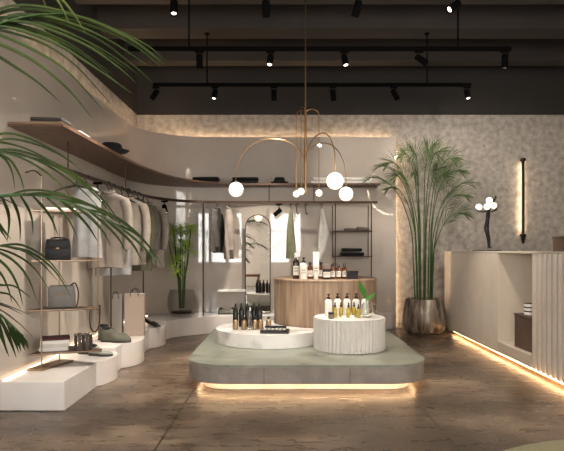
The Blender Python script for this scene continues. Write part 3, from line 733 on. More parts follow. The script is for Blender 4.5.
fronds = [
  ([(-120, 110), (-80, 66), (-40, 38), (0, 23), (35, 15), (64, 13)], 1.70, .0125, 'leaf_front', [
    [(-30, 34), (0, 44), (34, 61), (67, 88), (92, 118)], [(-24, 31), (0, 35), (34, 50), (67, 71), (104, 111)], [(-16, 28), (0, 30), (40, 42), (74, 64), (111, 104)],
    [(-6, 25), (20, 30), (57, 44), (94, 67), (133, 94)], [(8, 21), (34, 24), (84, 44), (118, 67), (136, 83)], [(24, 17), (50, 20), (94, 37), (128, 61), (154, 83)],
    [(40, 15), (61, 17), (108, 32), (141, 50), (162, 69)], [(50, 14), (72, 15), (111, 28), (145, 44), (168, 62)], [(-20, 26), (10, 10), (60, 13), (120, 33), (158, 60)],
    [(-10, 26), (15, 15), (55, 18), (105, 38), (150, 67)], [(-14, 27), (15, 22), (50, 26), (100, 48), (142, 77)], [(-20, 30), (6, 27), (40, 33), (85, 56), (124, 89)],
    [(-20, 20), (10, 6), (50, 8), (100, 24), (150, 50)], [(-40, 38), (-10, 52), (14, 66), (40, 84), (62, 104)], [(-34, 34), (-4, 24), (30, 28), (70, 44), (112, 74)],
    [(-30, 30), (0, 18), (38, 22), (80, 38), (128, 70)], [(62, 13), (90, 20), (125, 36), (152, 54), (166, 66)]]),
  ([(-95, 170), (-60, 150), (-25, 148), (5, 153), (28, 157), (48, 166)], 1.95, .0095, 'leaf_front', [
    [(-10, 150), (15, 150), (40, 157), (65, 168), (88, 182)], [(-4, 151), (20, 154), (45, 164), (70, 180), (94, 202)], [(0, 152), (22, 158), (46, 172), (64, 188), (76, 206)],
    [(10, 154), (32, 158), (58, 172), (84, 192), (104, 214)], [(-12, 150), (4, 158), (12, 172), (15, 190)], [(-6, 151), (10, 160), (20, 176), (25, 194)],
    [(-20, 148), (5, 139), (32, 143), (60, 155), (84, 172)], [(-26, 148), (0, 134), (25, 137), (55, 151), (78, 166)], [(24, 156), (46, 162), (72, 176), (98, 198), (118, 222)],
    [(36, 160), (60, 168), (86, 184), (108, 206), (126, 232)], [(-30, 148), (-8, 142), (18, 146), (46, 158), (70, 174)]]),
  ([(-95, 262), (-55, 222), (-20, 202), (12, 195), (50, 197), (92, 212), (130, 234), (160, 264)], 1.62, .0088, 'leaf_front', [
    [(2, 197), (8, 212), (9, 226), (7, 241)], [(10, 196), (17, 210), (20, 225), (20, 242)], [(20, 195), (28, 208), (32, 220), (33, 236)], [(32, 195), (44, 208), (52, 220), (58, 236)],
    [(46, 197), (60, 209), (70, 222), (78, 240)], [(60, 200), (75, 212), (88, 226), (98, 242)], [(74, 205), (90, 217), (102, 230), (111, 246)], [(90, 212), (105, 224), (118, 238), (127, 253)],
    [(106, 220), (122, 233), (134, 246), (142, 262)], [(122, 229), (136, 240), (147, 252), (154, 268)], [(6, 196), (30, 190), (62, 194), (100, 211)], [(28, 195), (60, 195), (95, 208), (128, 229)],
    [(55, 199), (90, 205), (122, 222), (150, 246)], [(85, 209), (115, 217), (140, 236), (158, 258)], [(15, 196), (45, 193), (80, 200), (112, 217)], [(110, 222), (135, 233), (152, 250), (162, 266)]]),
  ([(-110, 300), (-80, 268), (-50, 252), (-20, 246), (0, 246), (18, 250)], 1.9, .0085, 'leaf_front', [
    [(-8, 246), (16, 248), (38, 260), (58, 281)], [(-12, 246), (14, 254), (34, 268), (50, 291)], [(-16, 246), (10, 258), (27, 276), (37, 301)], [(-22, 247), (4, 264), (17, 284), (23, 306)],
    [(-28, 248), (-2, 270), (8, 288), (12, 303)], [(-4, 246), (22, 245), (48, 260), (68, 286)], [(4, 246), (30, 252), (54, 270), (72, 298)], [(-34, 250), (-6, 282), (14, 286), (31, 298)], [(-36, 252), (-8, 288), (10, 295), (21, 309)]]),
  ([(-70, -40), (-30, -70), (5, -55), (34, -22), (50, -8), (60, -2)], 1.60, .0085, 'leaf_dry', [
    [(44, -12), (60, -2), (73, 13), (86, 34)], [(40, -16), (54, -4), (62, 8), (69, 23)], [(34, -22), (42, -6), (45, 4), (47, 10)]]),
]
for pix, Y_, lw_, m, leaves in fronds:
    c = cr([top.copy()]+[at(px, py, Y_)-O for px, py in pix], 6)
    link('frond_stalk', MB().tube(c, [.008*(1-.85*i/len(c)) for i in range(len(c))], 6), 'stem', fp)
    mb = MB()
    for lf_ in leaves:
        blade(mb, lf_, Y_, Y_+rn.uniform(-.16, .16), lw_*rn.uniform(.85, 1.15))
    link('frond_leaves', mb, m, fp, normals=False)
for k in range(8):   # fronds that only the mirror and other viewpoints see
    a = [-2.6, -1.9, -1.2, -.5, .15, 3.0, 2.5, -3.0][k]; r = rn.uniform(.5, .75); h = rn.uniform(1.2, 1.75)
    if k == 4: h = .95; r = .4
    d = Vector((math.cos(a), math.sin(a), 0))
    c = cr([top, top+d*r*.3+Vector((0, 0, (h-.85)*.7)), top+d*r*.75+Vector((0, 0, h-.85)), top+d*r*1.15+Vector((0, 0, h-.98))], 7)
    link('frond_stalk', MB().tube(c, [.008*(1-.8*i/len(c)) for i in range(len(c))], 6), 'stem', fp)
    mb = MB(); pinnate(mb, c[5:], 16, .24, .018, .15, .8, .8, .3, .5, rn, .5)
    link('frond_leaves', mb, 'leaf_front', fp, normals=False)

# tall palm in the bronze pot
tp = thing('potted_palm', 'tall slender palm with fine leaves in a bronze fluted pot beside the counter', 'plant', (1.87, 7.46, 0))
lob = lambda a, r, z: 1+.045*abs(math.sin(a*5.5))-.02
link('pot', MB().lathe([(.0, .0), (.20, .0), (.245, .03), (.272, .1), (.28, .18), (.27, .3), (.25, .42), (.245, .455), (.232, .455), (.23, .40), (0, .40)], 88, lob=lob), 'pot_metal', tp)
link('soil', MB().lathe([(0, .401), (.222, .401), (.222, .42), (.1, .44), (0, .435)], 30), 'soil', tp)
rn = random.Random(11)
stems = MB(); 
tops = [(-.66, 0, 2.06), (-.56, -.1, 2.2), (-.42, .06, 2.27), (-.27, -.08, 2.36), (-.12, .05, 2.40), (.04, -.05, 2.42), (.16, .05, 2.40), (.30, -.1, 2.30), (.42, 0, 2.16), (.52, -.05, 1.98),
        (-.46, -.2, 1.92), (.40, -.22, 1.82), (-.18, -.3, 2.1), (.10, -.3, 2.14), (.26, .1, 2.1), (-.3, .12, 2.12), (.48, .05, 1.6)]
for k, (dx, dy, z) in enumerate(tops):
    b0 = Vector((max(-.12, min(.12, dx*.2))+rn.uniform(-.03, .03), rn.uniform(-.06, .06), .42))
    dy = min(dy, .2); H_ = z-.42
    c = cr([b0, b0+Vector((dx*.03, dy*.03, H_*.3)), b0+Vector((dx*.08, dy*.12, H_*.58)), Vector((b0.x+dx*.3, dy*.45, .42+H_*.84)), Vector((dx*.78, dy*.8, .42+H_*.97)), Vector((dx*1.0, dy, z)), Vector((dx*1.13, dy*1.1, z-.02))], 6)
    link('palm_stem', MB().tube(c, [.0095*(1-.88*i/len(c)) for i in range(len(c))], 7), 'stem', tp)
    mb = MB(); pinnate(mb, c[17:], 40, .27, .0056, .04, .55, .9, -.08, .45, rn, .85, updir=Vector((0.2, -1, .5)) if abs(dx) < .5 else Vector((0, -.5, 1)))
    link('palm_leaves', mb, 'leaf', tp, normals=False)

# lime plant in the glass planter
lpn = thing('potted_papyrus', 'lime green papyrus plant in a smoky faceted glass planter on the corner plinth', 'plant', (-1.36, 7.45, PZ))
flob = lambda a, r, z: 1-.06*abs(math.sin(a*4))
link('planter', MB().lathe([(.0, .001), (.14, .001), (.17, .03), (.195, .12), (.195, .22), (.165, .35), (.158, .35), (.186, .22), (.186, .12), (.16, .035), (0, .02)], 64, lob=flob), 'smoke_glass', lpn, angle=25)
link('soil', MB().lathe([(0, .0365), (.13, .0365), (.135, .06), (0, .065)], 24), 'soil_dark', lpn)
rn = random.Random(5); mbl = MB()
for k in range(15):
    a = rn.uniform(0, 6.28); r = rn.uniform(.05, .28)*(.5 if math.cos(a-2.1) > .3 else 1); h = rn.uniform(.72, 1.26)
    if k < 5: h = [1.05, 1.15, .95, .72, .6][k]
    c = cr([Vector((.03*math.cos(a), .03*math.sin(a), .10)), Vector((.05*math.cos(a), .05*math.sin(a), .45)), Vector((r*.8*math.cos(a), r*.6*math.sin(a), h*.8)), Vector((r*math.cos(a), r*.7*math.sin(a), h))], 6)
    link('stalk', MB().tube(c, [.0075*(1-.5*i/len(c)) for i in range(len(c))], 6), 'stem', lpn)
    for q in range(64):
        b = rn.uniform(0, 6.28); el = rn.uniform(-.25, .9)
        mbl.leaf(c[-1], (math.cos(b)*math.cos(el), .75*math.sin(b)*math.cos(el), math.sin(el)), rn.uniform(.12, .23), .011, .55, 4)
for v in mbl.bm.verts:      # keep the blades on the room side of the curved lining
    q = Vector((v.co.x-1.36+1.05, v.co.y+7.45-6.95, 0))
    if q.x < 0 and q.y > 0 and q.length > .87: v.co += q.normalized()*(.87-q.length)
    elif q.y > .87: v.co.y -= q.y-.87
link('leaf_sprays', mbl, 'leaf_lime', lpn, normals=False)

# ------------------------------------------------------------------ platform and pedestals
PX0, PX1, PY0, PY1 = -.78, 1.146, 4.30, 6.52
PT = .217
pf = thing('display_platform', 'low rounded platform with a green-grey top and glowing underside in the middle of the shop', 'platform')
link('recessed_base', MB().prism(rrect(PX0+.12, PX1-.12, PY0+.12, PY1-.12, .21), .002, .07), 'base_cream', pf, angle=30)
link('side_cladding', MB().prism(rrect(PX0, PX1, PY0, PY1, .33, 16), .07, .197), 'platform_side', pf, angle=30)
link('platform_top', MB().prism(rrect(PX0-.004, PX1+.004, PY0-.004, PY1+.004, .334, 16), .197, PT, bev=.006), 'platform_top', pf, angle=30)
ls = rrect(PX0+.075, PX1-.075, PY0+.075, PY1-.075, .26, 12); ls.append(ls[0])
link('light_strip', MB().sweep([(p[0], p[1], .069) for p in ls], .02, .012), 'led_warm', pf)
for px in (264, 350):
    x = (px-CX)*PY0/F; link('cladding_joint', MB().box(x-.002, x+.002, PY0-.0015, PY0+.004, .072, .196), 'joint', pf, smooth=False)

wc = (.436, 5.95); WR = .545; WT = .806
wp = thing('wood_pedestal', 'tall round oak pedestal carrying the amber bottles at the back of the platform', 'pedestal', (*wc, PT))
link('pedestal_body', MB().lathe([(0, .002), (WR-.006, .002), (WR-.006, .57), (0, .57)], 96), 'oak', wp, angle=30)
link('pedestal_top', MB().lathe([(0, .571), (WR-.003, .571), (WR, .575), (WR, .585), (WR-.004, WT-PT), (0, WT-PT)], 96), 'oak', wp, angle=30)
# marble round cut to fit around the oak pedestal
mc = (-.14, 5.5); MR = .525; MT = .342
d = math.hypot(wc[0]-mc[0], wc[1]-mc[1]); wr = WR+.006
aa = (d*d+MR*MR-wr*wr)/(2*d); hh = math.sqrt(max(0, MR*MR-aa*aa))
ux, uy = (wc[0]-mc[0])/d, (wc[1]-mc[1])/d
p1 = (mc[0]+aa*ux-hh*uy, mc[1]+aa*uy+hh*ux); p2 = (mc[0]+aa*ux+hh*uy, mc[1]+aa*uy-hh*ux)
a1 = math.atan2(p1[1]-mc[1], p1[0]-mc[0]); a2 = math.atan2(p2[1]-mc[1], p2[0]-mc[0])
if a2 < a1: a2 += 2*PI
out = [(mc[0]+MR*math.cos(a1+(a2-a1)*i/80), mc[1]+MR*math.sin(a1+(a2-a1)*i/80)) for i in range(81)]
b1 = math.atan2(p2[1]-wc[1], p2[0]-wc[0]); b2_ = math.atan2(p1[1]-wc[1], p1[0]-wc[0])
while b1-b2_ > PI: b1 -= 2*PI
while b2_-b1 > PI: b2_ -= 2*PI
out += [(wc[0]+wr*math.cos(b1+(b2_-b1)*i/30), wc[1]+wr*math.sin(b1+(b2_-b1)*i/30)) for i in range(1, 30)]
tag(link('marble_pedestal', MB().prism(out, PT+.002, MT, bev=.004), 'marble', angle=30), 'low round white marble pedestal on the platform carrying the black bottles', 'pedestal')
dc = (.587, 5.05); DR = .322; DT = .50
dp = thing('fluted_pedestal', 'round cream fluted pedestal at the front of the platform carrying the white pump bottles', 'pedestal', (*dc, PT))
nf = 52
lobd = lambda a, r, z: 1-.022*(1+math.cos(a*nf))
link('fluted_body', MB().lathe([(0, .002), (DR, .002), (DR, DT-PT-.008), (0, DT-PT-.008)], nf*8, lob=lambda a, r, z: lobd(a, r, z) if r > .1 else 1), 'drum', dp, angle=60)
link('pedestal_top', MB().lathe([(0, DT-PT-.0075), (DR-.008, DT-PT-.0075), (DR-.007, DT-PT-.002), (DR-.01, DT-PT), (0, DT-PT)], 96), 'drum', dp, angle=30)

# ------------------------------------------------------------------ bottles
def bottle(loc, label, kind, h, r, body, cap, group, lab=None, cat='bottle', rz=0):
    t = thing('bottle', label, cat, loc, rz, group)
    if kind == 'amber':
        link('bottle_body', MB().lathe([(0, .001), (r*.92, .001), (r, .006), (r, h*.62), (r*.85, h*.70), (r*.36, h*.76), (r*.36, h*.82), (0, h*.82)], 24), body, t)
        link('cap', MB().lathe([(0, h*.821), (r*.46, h*.821), (r*.46, h*.99), (r*.4, h), (0, h)], 20), cap, t)
    elif kind == 'pump':
        link('bottle_body', MB().lathe([(0, .001), (r*.9, .001), (r, .008), (r, h*.58), (r*.9, h*.68), (r*.45, h*.745), (0, h*.75)], 24), body, t)
        mb = MB().lathe([(0, h*.751), (r*.5, h*.751), (r*.5, h*.83), (r*.18, h*.84), (r*.18, h*.93), (0, h*.93)], 16)
        mb.box(-r*.35, r*.35, -r*1.0, r*.3, h*.925, h*.985, .002)
        link('pump', mb, cap, t)
    elif kind == 'dropper':
        link('bottle_body', MB().lathe([(0, .001), (r*.9, .001), (r, .005), (r, h*.55), (r*.5, h*.64), (r*.45, h*.68), (0, h*.68)], 20), body, t)
        link('dropper_cap', MB().lathe([(0, h*.681), (r*.55, h*.681), (r*.55, h*.8), (r*.3, h*.82), (r*.34, h*.93), (r*.15, h), (0, h)], 16), cap, t)
    elif kind == 'tall':
        link('bottle_body', MB().lathe([(0, .001), (r*.94, .001), (r, .006), (r, h*.66), (r*.7, h*.76), (r*.4, h*.82), (0, h*.82)], 20), body, t)
        link('spray_cap', MB().lathe([(0, h*.821), (r*.42, h*.821), (r*.42, h*.92), (r*.25, h*.99), (0, h)], 16), cap, t)
    elif kind == 'tube':
        rings = []
        for (z, a, b) in ((.002, r*.7, r*.7), (h*.16, r*.7, r*.7), (h*.17, r, r*.9), (h*.5, r*1.02, r*.6), (h, r*1.1, r*.12)):
            rings.append([(a*math.cos(k/20*2*PI), b*math.sin(k/20*2*PI), z) for k in range(20)])
        link('tube_body', MB().quadstrip(rings[1:]), body, t); link('cap', MB().quadstrip(rings[:2]), cap, t)
    elif kind == 'jar':
        link('jar_body', MB().lathe([(0, .001), (r*.92, .001), (r, .005), (r, h*.68), (0, h*.68)], 24), body, t)
        link('lid', MB().lathe([(0, h*.685), (r*1.03, h*.685), (r*1.03, h*.97), (r*.97, h), (0, h)], 24), cap, t)
    if lab:
        z0_, z1_ = (h*.14, h*.5)
        arcp = [(-PI/2-1.0+2.0*k/10) for k in range(11)]
        mb = MB(); mb.quadstrip([[(r*1.012*math.cos(a), r*1.012*math.sin(a), z0_), (r*1.012*math.cos(a), r*1.012*math.sin(a), z1_)] for a in arcp], close=False)
        lo = link('label', mb, lab, t)
        ink = MB()
        for q, (f0, f1, wd) in enumerate(((.72, .8, .5), (.5, .54, .7), (.38, .42, .6))):
            aa_ = [-PI/2-wd+2*wd*k/6 for k in range(7)]
            ink.quadstrip([[(r*1.02*math.cos(a), r*1.02*math.sin(a), z0_+(z1_-z0_)*f0), (r*1.02*math.cos(a), r*1.02*math.sin(a), z0_+(z1_-z0_)*f1)] for a in aa_], close=False)
        if lab == 'label_white': link('print_lines', ink, 'label_ink', lo)
    return t
GA = 'amber bottles on the oak pedestal'
def onw(px, Y, z=WT): return ((px-CX)*Y/F, Y, z+.0005)
bottle(onw(296, 5.72), 'amber bottle with a tall white cap, leftmost on the oak pedestal', 'amber', .265, .036, 'amber_dark', 'white_plastic', GA, 'label_white')
bottle(onw(303.5, 5.60), 'clear white bottle with a black pump at the front left of the oak pedestal', 'pump', .225, .04, 'white_plastic', 'black_plastic', GA, 'label_white')
bottle(onw(310, 5.74), 'amber bottle between the black pump bottle and the white tube', 'amber', .17, .034, 'amber', 'black_plastic', GA, 'label_white')
bottle(onw(316, 5.56), 'tall white upright tube at the front of the oak pedestal', 'tube', .275, .03, 'white_plastic', 'white_plastic', GA, 'label_white')
bottle(onw(321, 5.76), 'amber bottle just right of the tall white tube', 'amber', .17, .034, 'amber', 'black_plastic', GA, 'label_white')
bottle(onw(326.5, 5.62), 'dark grey jar with a pale lid among the amber bottles', 'jar', .15, .042, 'book_dark', 'stone_jar', GA, 'label_white', 'jar')
for px, lb in ((332.5, 'first'), (338.5, 'second'), (344.5, 'third')):
    bottle(onw(px, 5.72), 'small amber bottle with a brown cap, %s right of the dark grey jar' % lb, 'amber', .155, .029, 'amber', 'amber_dark', GA, 'label_white')
bxk = thing('gift_box', 'small black box at the right of the oak pedestal beside the amber bottles', 'box', onw(352, 5.68), .1)
link('box_base', MB().box(-.055, .055, -.04, .04, .001, .06, .002), 'black_plastic', bxk, smooth=False)
link('lid', MB().box(-.058, .058, -.043, .043, .061, .083, .002), 'black_plastic', bxk, smooth=False)
lt = MB(); lt.leaf((.02, 0, .087), (1, 0, .12), .11, .03, .05, 4); link('leaf_sprig', lt, 'cloth_olive', bxk, normals=False)

GW = 'white pump bottles on the fluted pedestal'
for k, (px, Y) in enumerate(((328.5, 5.10), (337.5, 5.16), (347, 5.17), (356, 5.15), (365, 5.17))):
    o = ('leftmost', 'second from the left', 'middle one', 'fourth from the left', 'rightmost, behind the glass jug')[k]
    bottle(((px-CX)*Y/F, Y, DT+.0005), 'white bottle with a dark brown pump on the fluted pedestal, '+o, 'pump', .205, .034, 'white_plastic', 'amber_dark', GW)
GO = 'yellow oil bottles on the fluted pedestal'
for k, (px, Y) in enumerate(((335, 4.98), (341, 5.02), (348.5, 4.97), (354, 5.03), (358.5, 4.95))):
    o = ('leftmost', 'second', 'middle one', 'fourth', 'rightmost')[k]
    bottle(((px-CX)*Y/F, Y, DT+.0005), 'small yellow oil bottle with a black dropper, %s in the row from the left' % o, 'dropper', .135 if k < 4 else .12, .019, 'oil', 'black_plastic', GO)
bottle(((331-CX)*4.88/F, 4.88, DT+.0005), 'small grey stone jar at the front left of the fluted pedestal', 'jar', .058, .024, 'stone_jar', 'bronze', None, None, 'jar')
for k, (px, Y) in enumerate(((344, 4.85), (352, 4.86))):
    bottle(((px-CX)*Y/F, Y, DT+.0005), 'tiny white jar on the front of the fluted pedestal, ' + ('left' if k == 0 else 'right') + ' one of two', 'jar', .03, .02, 'white_plastic', 'white_plastic', 'tiny white jars', None, 'jar')
jg = thing('glass_jug', 'round clear glass jug with water and a single green leaf on the fluted pedestal', 'jug', ((367-CX)*4.98/F, 4.98, DT+.0005))
link('jug_body', MB().lathe([(0, .002), (.03, .002), (.055, .025), (.062, .06), (.05, .10), (.034, .125), (.038, .14), (.035, .14), (.031, .125), (.046, .10), (.058, .06), (.052, .027), (.028, .006), (0, .006)], 28), 'glass', jg)
link('handle', MB().tube(cr([(.04, 0, .125), (.085, 0, .11), (.09, 0, .07), (.062, 0, .045)], 6), .005, 8), 'glass', jg)
lf = MB(); lf.leaf((.0, 0, .03), (.12, 0, 1), .16, .006, .0, 4)
link('leaf_stem', MB().tube([(0, 0, .03), (0, 0, .10), (-.01, 0, .17)], .003, 6), 'leaf_bright', jg)
lf = MB()
for (bs, dr, l, w) in (((-.01, 0, .165), (-.35, -.1, 1), .17, .06), ((-.005, 0, .15), (.75, -.1, .75), .10, .035)):
    lf.leaf(bs, dr, l, w, .15, 8, side=Vector((1, -.3, 0)) if dr[0] < 0 else Vector((.5, -.5, -.5)))
link('leaf', lf, 'leaf_bright', jg, normals=False)

GB = 'black bottles on the marble pedestal'
for k, (px, Y) in enumerate(((235.5, 5.50), (241.5, 5.55), (247.5, 5.52), (254, 5.55), (259.5, 5.50))):
    o = ('leftmost', 'second from the left', 'middle one', 'fourth from the left', 'rightmost')[k]
    bottle(((px-CX)*Y/F, Y, MT+.0005), 'tall black bottle on the marble pedestal, '+o, 'tall', .235, .027, 'black_plastic', 'black_plastic', GB)
GG = 'small gold bottles on the marble pedestal'
for k, (px, Y) in enumerate(((235.5, 5.34), (244, 5.33), (255, 5.34), (260.5, 5.36), (268.5, 5.36))):
    o = ('leftmost', 'second from the left', 'just right of the clear glass bottle', 'fourth from the left', 'rightmost, behind the open case')[k]
    bottle(((px-CX)*Y/F, Y, MT+.0005), 'small gold bottle in front of the black ones, '+o, 'amber', .12, .026, 'gold', 'black_plastic', GG)
bottle(((250-CX)*5.3/F, 5.30, MT+.0005), 'slim clear glass bottle between the small gold bottles', 'tall', .22, .017, 'glass', 'label_white', None)
cs = thing('cosmetic_case', 'flat open black case of silver tools lying on the marble pedestal', 'case', ((275-CX)*5.13/F, 5.13, MT+.0005), -.08)
link('case_tray', MB().box(-.13, .13, -.07, .07, .001, .03, .004), 'black_plastic', cs, smooth=False)
mb = MB()
for k in range(6): mb.box(-.10+.035*k, -.08+.035*k, -.05+.01*(k % 2), .04-.01*(k % 3), .031, .037, .001)
link('tools', mb, 'bag_side', cs, smooth=False)
link('case_lid', MB().box(-.10, .10, .062, .072, .031, .055, .002), 'black_plastic', cs, smooth=False)

# ------------------------------------------------------------------ chandelier
cp = Vector((.20, 5.20, 0))
ch = thing('chandelier', 'brass chandelier with arching arms and white glass globes above the platform', 'chandelier', (*cp[:2], ZC))
zc = lambda z: z-ZC
link('ceiling_rose', MB().lathe([(0, -.03), (.06, -.03), (.065, -.002), (0, -.002)], 24), 'brass', ch)
link('suspension_rod', MB().tube([(0, 0, -.03), (0, 0, zc(2.40))], .0055, 8), 'brass', ch)
link('stem', MB().tube([(0, 0, zc(2.40)), (0, 0, zc(1.63))], .012, 12), 'brass', ch)
def garm(gx, gy, zroot, zpeak, zg, r, n):
    e = Vector((gx, gy, 0)); pts = []
    pts = [(0, 0, zc(zroot))]
    for k in range(1, 13):
        a = PI*(1-k/12)
        u = .5+.5*math.cos(a)
        zb = zroot if u < .5 else zroot-.06
        pts.append((gx*u, gy*u, zc(zb+(zpeak-zb)*math.sin(a))))
    pts.append((gx, gy, zc(zg+r)))
    link('arched_arm', MB().tube(cr(pts, 3), .0045, 8), 'brass', ch)
    gl = link('globe', MB().sphere((gx, gy, zc(zg)), r, 24, 14), 'globe', ch)
g_l = at(236, 189.4, 5.37)-cp; g_n = at(335, 181, 4.62)-cp; g_f = at(346, 194, 5.6)-cp
garm(g_l.x, g_l.y, 1.88, 2.15, g_l.z, .071, 0); garm(g_n.x, g_n.y, 1.90, 2.12, g_n.z, .071, 1); garm(g_f.x, g_f.y, 1.90, 2.13, g_f.z, .071, 2)
for (gx, gy, zt) in ((-.084, .10, 2.41), (-.045, -.12, 2.41), (.126, .02, 2.41)):
    pts = [(0, 0, zc(2.33))]+[(gx*(.5+.5*math.cos(PI*(1-k/10))), gy*(.5+.5*math.cos(PI*(1-k/10))), zc(2.36+.05*math.sin(PI*k/10))) for k in range(11)]+[(gx, gy, zc(2.3)), (gx, gy, zc(1.66))]
    link('drop_arm', MB().tube(pts, .004, 8), 'brass', ch)
    link('globe', MB().sphere((gx, gy, zc(1.63)), .031, 18, 10), 'globe', ch)

# ------------------------------------------------------------------ track lights
def track(Y, z, x0, x1, rods, label):
    t = thing('lighting_track', label, 'lighting track', (0, Y, ZB if Y != 5.30 else ZC))
    zt = t.location.z
    link('track_bar', MB().box(x0, x1, -.018, .018, z-.004-zt, z+.034-zt, .003), 'track_black', t, smooth=False)
    for x in rods:
        link('hanging_rod', MB().tube([(x, 0, z+.034-zt), (x, 0, -.012)], .008, 8), 'track_black', t)
        link('ceiling_cap', MB().lathe([(0, -.014), (.028, -.014), (.03, -.002), (0, -.002)], 16, (x, 0, 0)), 'track_black', t)
xs_ = lambda px, Y: (px-CX)*Y/F
track(6.46, 2.99, xs_(153, 6.46), xs_(471, 6.46), (xs_(207, 6.46), xs_(427, 6.46)), 'black lighting track hung nearest the back wall')
track(5.30, 2.99, xs_(128, 5.3), xs_(511, 5.3), (xs_(189, 5.3), xs_(458, 5.3)), 'black lighting track in the middle, crossing above the chandelier')
track(4.46, 3.125, -1.45, 2.15, (-.9, 1.7), 'black lighting track nearest the viewer, just above the top of the picture')
def tl(px, Y, d, row, nth, lit, en, tgt, spread=55, drop=.07):
    spot_head('track_spotlight', (xs_(px, Y), Y, 3.121 if Y == 4.46 else 2.986), d, '%s track spotlight %s on the %s lighting track' % ('lit black' if lit else 'black', nth, row), drop, .125, .031, lit, en, tgt, 'spotlights on the ceiling tracks', spread)
E = 2.6
tl(156, 6.46, (-.6, .4, -.65), 'rear', 'at the left end', False, 110*E, (-1.36, 7.3, 1.1), 60)
tl(215, 6.46, (-.1, -.35, -.9), 'rear', 'second from the left', True, 28*E, (-.4, 5.6, .3))
tl(274, 6.46, (0, .35, -.9), 'rear', 'third from the left', False, 50*E, (-.3, 7.6, .9))
tl(333, 6.46, (.15, .4, -.9), 'rear', 'third from the right', False, 11*E, (1.6, 8.0, 1.9), 90)
tl(394, 6.46, (.5, .35, -.7), 'rear', 'second from the right', False, 16*E, (2.6, 8.0, 1.5), 95)
tl(467, 6.46, (.05, -.4, -.9), 'rear', 'at the right end', True, 40*E, (2.2, 5.9, .3))
tl(199.5, 5.3, (0, .1, -1), 'middle', 'at the left end of the visible bar', False, 50*E, (-1.5, 5.6, .4))
tl(270.5, 5.3, (-.1, -.4, -.85), 'middle', 'second from the left', True, 36*E, (-.1, 5.2, .3))
tl(344.5, 5.3, (.12, -.35, -.9), 'middle', 'just right of the chandelier rod', True, 36*E, (.55, 5.1, .5))
tl(419, 5.3, (.75, -.15, -.6), 'middle', 'second from the right', True, 60*E, (2.3, 5.6, .8))
tl(505, 5.3, (.0, .1, -1), 'middle', 'at the right end', False, 26*E, (3.2, 8.0, 1.5), 95)
Y3 = 4.46
tl(174, Y3, (.05, -.3, -.95), 'front', 'at the left', True, 75*E, (-1.7, 4.2, .2), 75)
tl(266, Y3, (0, .2, -1), 'front', 'second from the left', False, 24*E, (-.2, 4.6, .3))
tl(358, Y3, (-.25, .3, -.9), 'front', 'second from the right', False, 24*E, (.6, 5.0, .4))
tl(456, Y3, (-.7, -.3, -.55), 'front', 'at the right', True, 50*E, (1.2, 3.6, 0))

# ------------------------------------------------------------------ counter
ct = thing('sales_counter', 'long cream counter with fluted front and glowing base on the right', 'counter', (2.2, 7.68, 0))
def Lc(p): return p
ox, oy = 2.2, 7.68
CT = 1.088
# body with fine reeding (left stretch)
ys = []
y = 7.68
pts = [(.62, 0)]
k = 0
yy = 0.0
while yy > -1.88:
    pts += [(0.0, yy), (-.004, yy-.012)]; yy -= .024
pts += [(0, -1.90), (.62, -1.90)]
link('reeded_cabinet', MB().prism(pts, .045, CT-.02), 'counter', ct, smooth=False)
pts = [(.62, -2.68), (.03, -2.68)]
yy = -2.68
while yy > -4.15:
    pts += [(.036-.036*math.sin(PI*q/6)**.7, yy-.078*q/6) for q in range(1, 7)]; yy -= .09; pts.append((.036, yy))
pts += [(.62, yy)]
link('fluted_cabinet', MB().prism(pts, .045, CT-.02), 'counter_flute', ct, angle=30)
link('niche_sill', MB().box(.004, .62, -2.679, -1.901, .045, .16, .003), 'counter', ct, smooth=False)
link('niche_side', MB().box(.006, .449, -1.912, -1.9005, .161, CT-.021), 'counter_niche_lit', ct, smooth=False)
link('niche_back', MB().box(.45, .62, -2.679, -1.901, .161, CT-.02), 'counter_niche_lit', ct, smooth=False)
link('counter_top', MB().box(-.004, .64, yy, .0, CT-.02, CT, .003), 'counter', ct, smooth=False)
link('toe_kick', MB().box(.05, .6, yy+.02, -.02, .002, .044), 'oak', ct, smooth=False)
link('light_strip', MB().box(.012, .028, yy+.02, -.35, .036, .0445), 'led_counter', ct, smooth=False)
nb = thing('storage_box', 'brown box standing in the open niche of the counter', 'box', (2.255, 5.02, .1605))
link('box_body', MB().box(0, .28, 0, .46, .001, .30, .004), 'brown_box', nb, smooth=False)
link('lid', MB().box(-.004, .284, -.004, .464, .301, .325, .004), 'brown_box', nb, smooth=False)
for k in range(3):
    t = thing('towel', 'white rolled towel stacked on the brown niche box, %s' % ('bottom of the stack', 'middle of the stack', 'top of the stack')[k], 'towel', (2.33, 5.30, .4865+.038*k), 0, 'towels in the counter niche')
    link('towel_roll', MB().lathe([(0, .001), (.05, .001), (.056, .008), (.056, .027), (.05, .034), (0, .034)], 20), 'cloth_white', t)
    link('towel_band', MB().lathe([(.0562, .030), (.0562, .0335), (.046, .0345), (.0, .0345)], 20), 'book_dark', t)
tb = thing('storage_box', 'brown box on top of the counter at the right edge of the picture', 'box', (2.36, 4.62, CT))
link('box_body', MB().box(0, .3, 0, .3, .001, .105, .004), 'brown_box', tb, smooth=False)
link('lid', MB().box(-.004, .304, -.004, .304, .106, .13, .004), 'brown_box', tb, smooth=False)

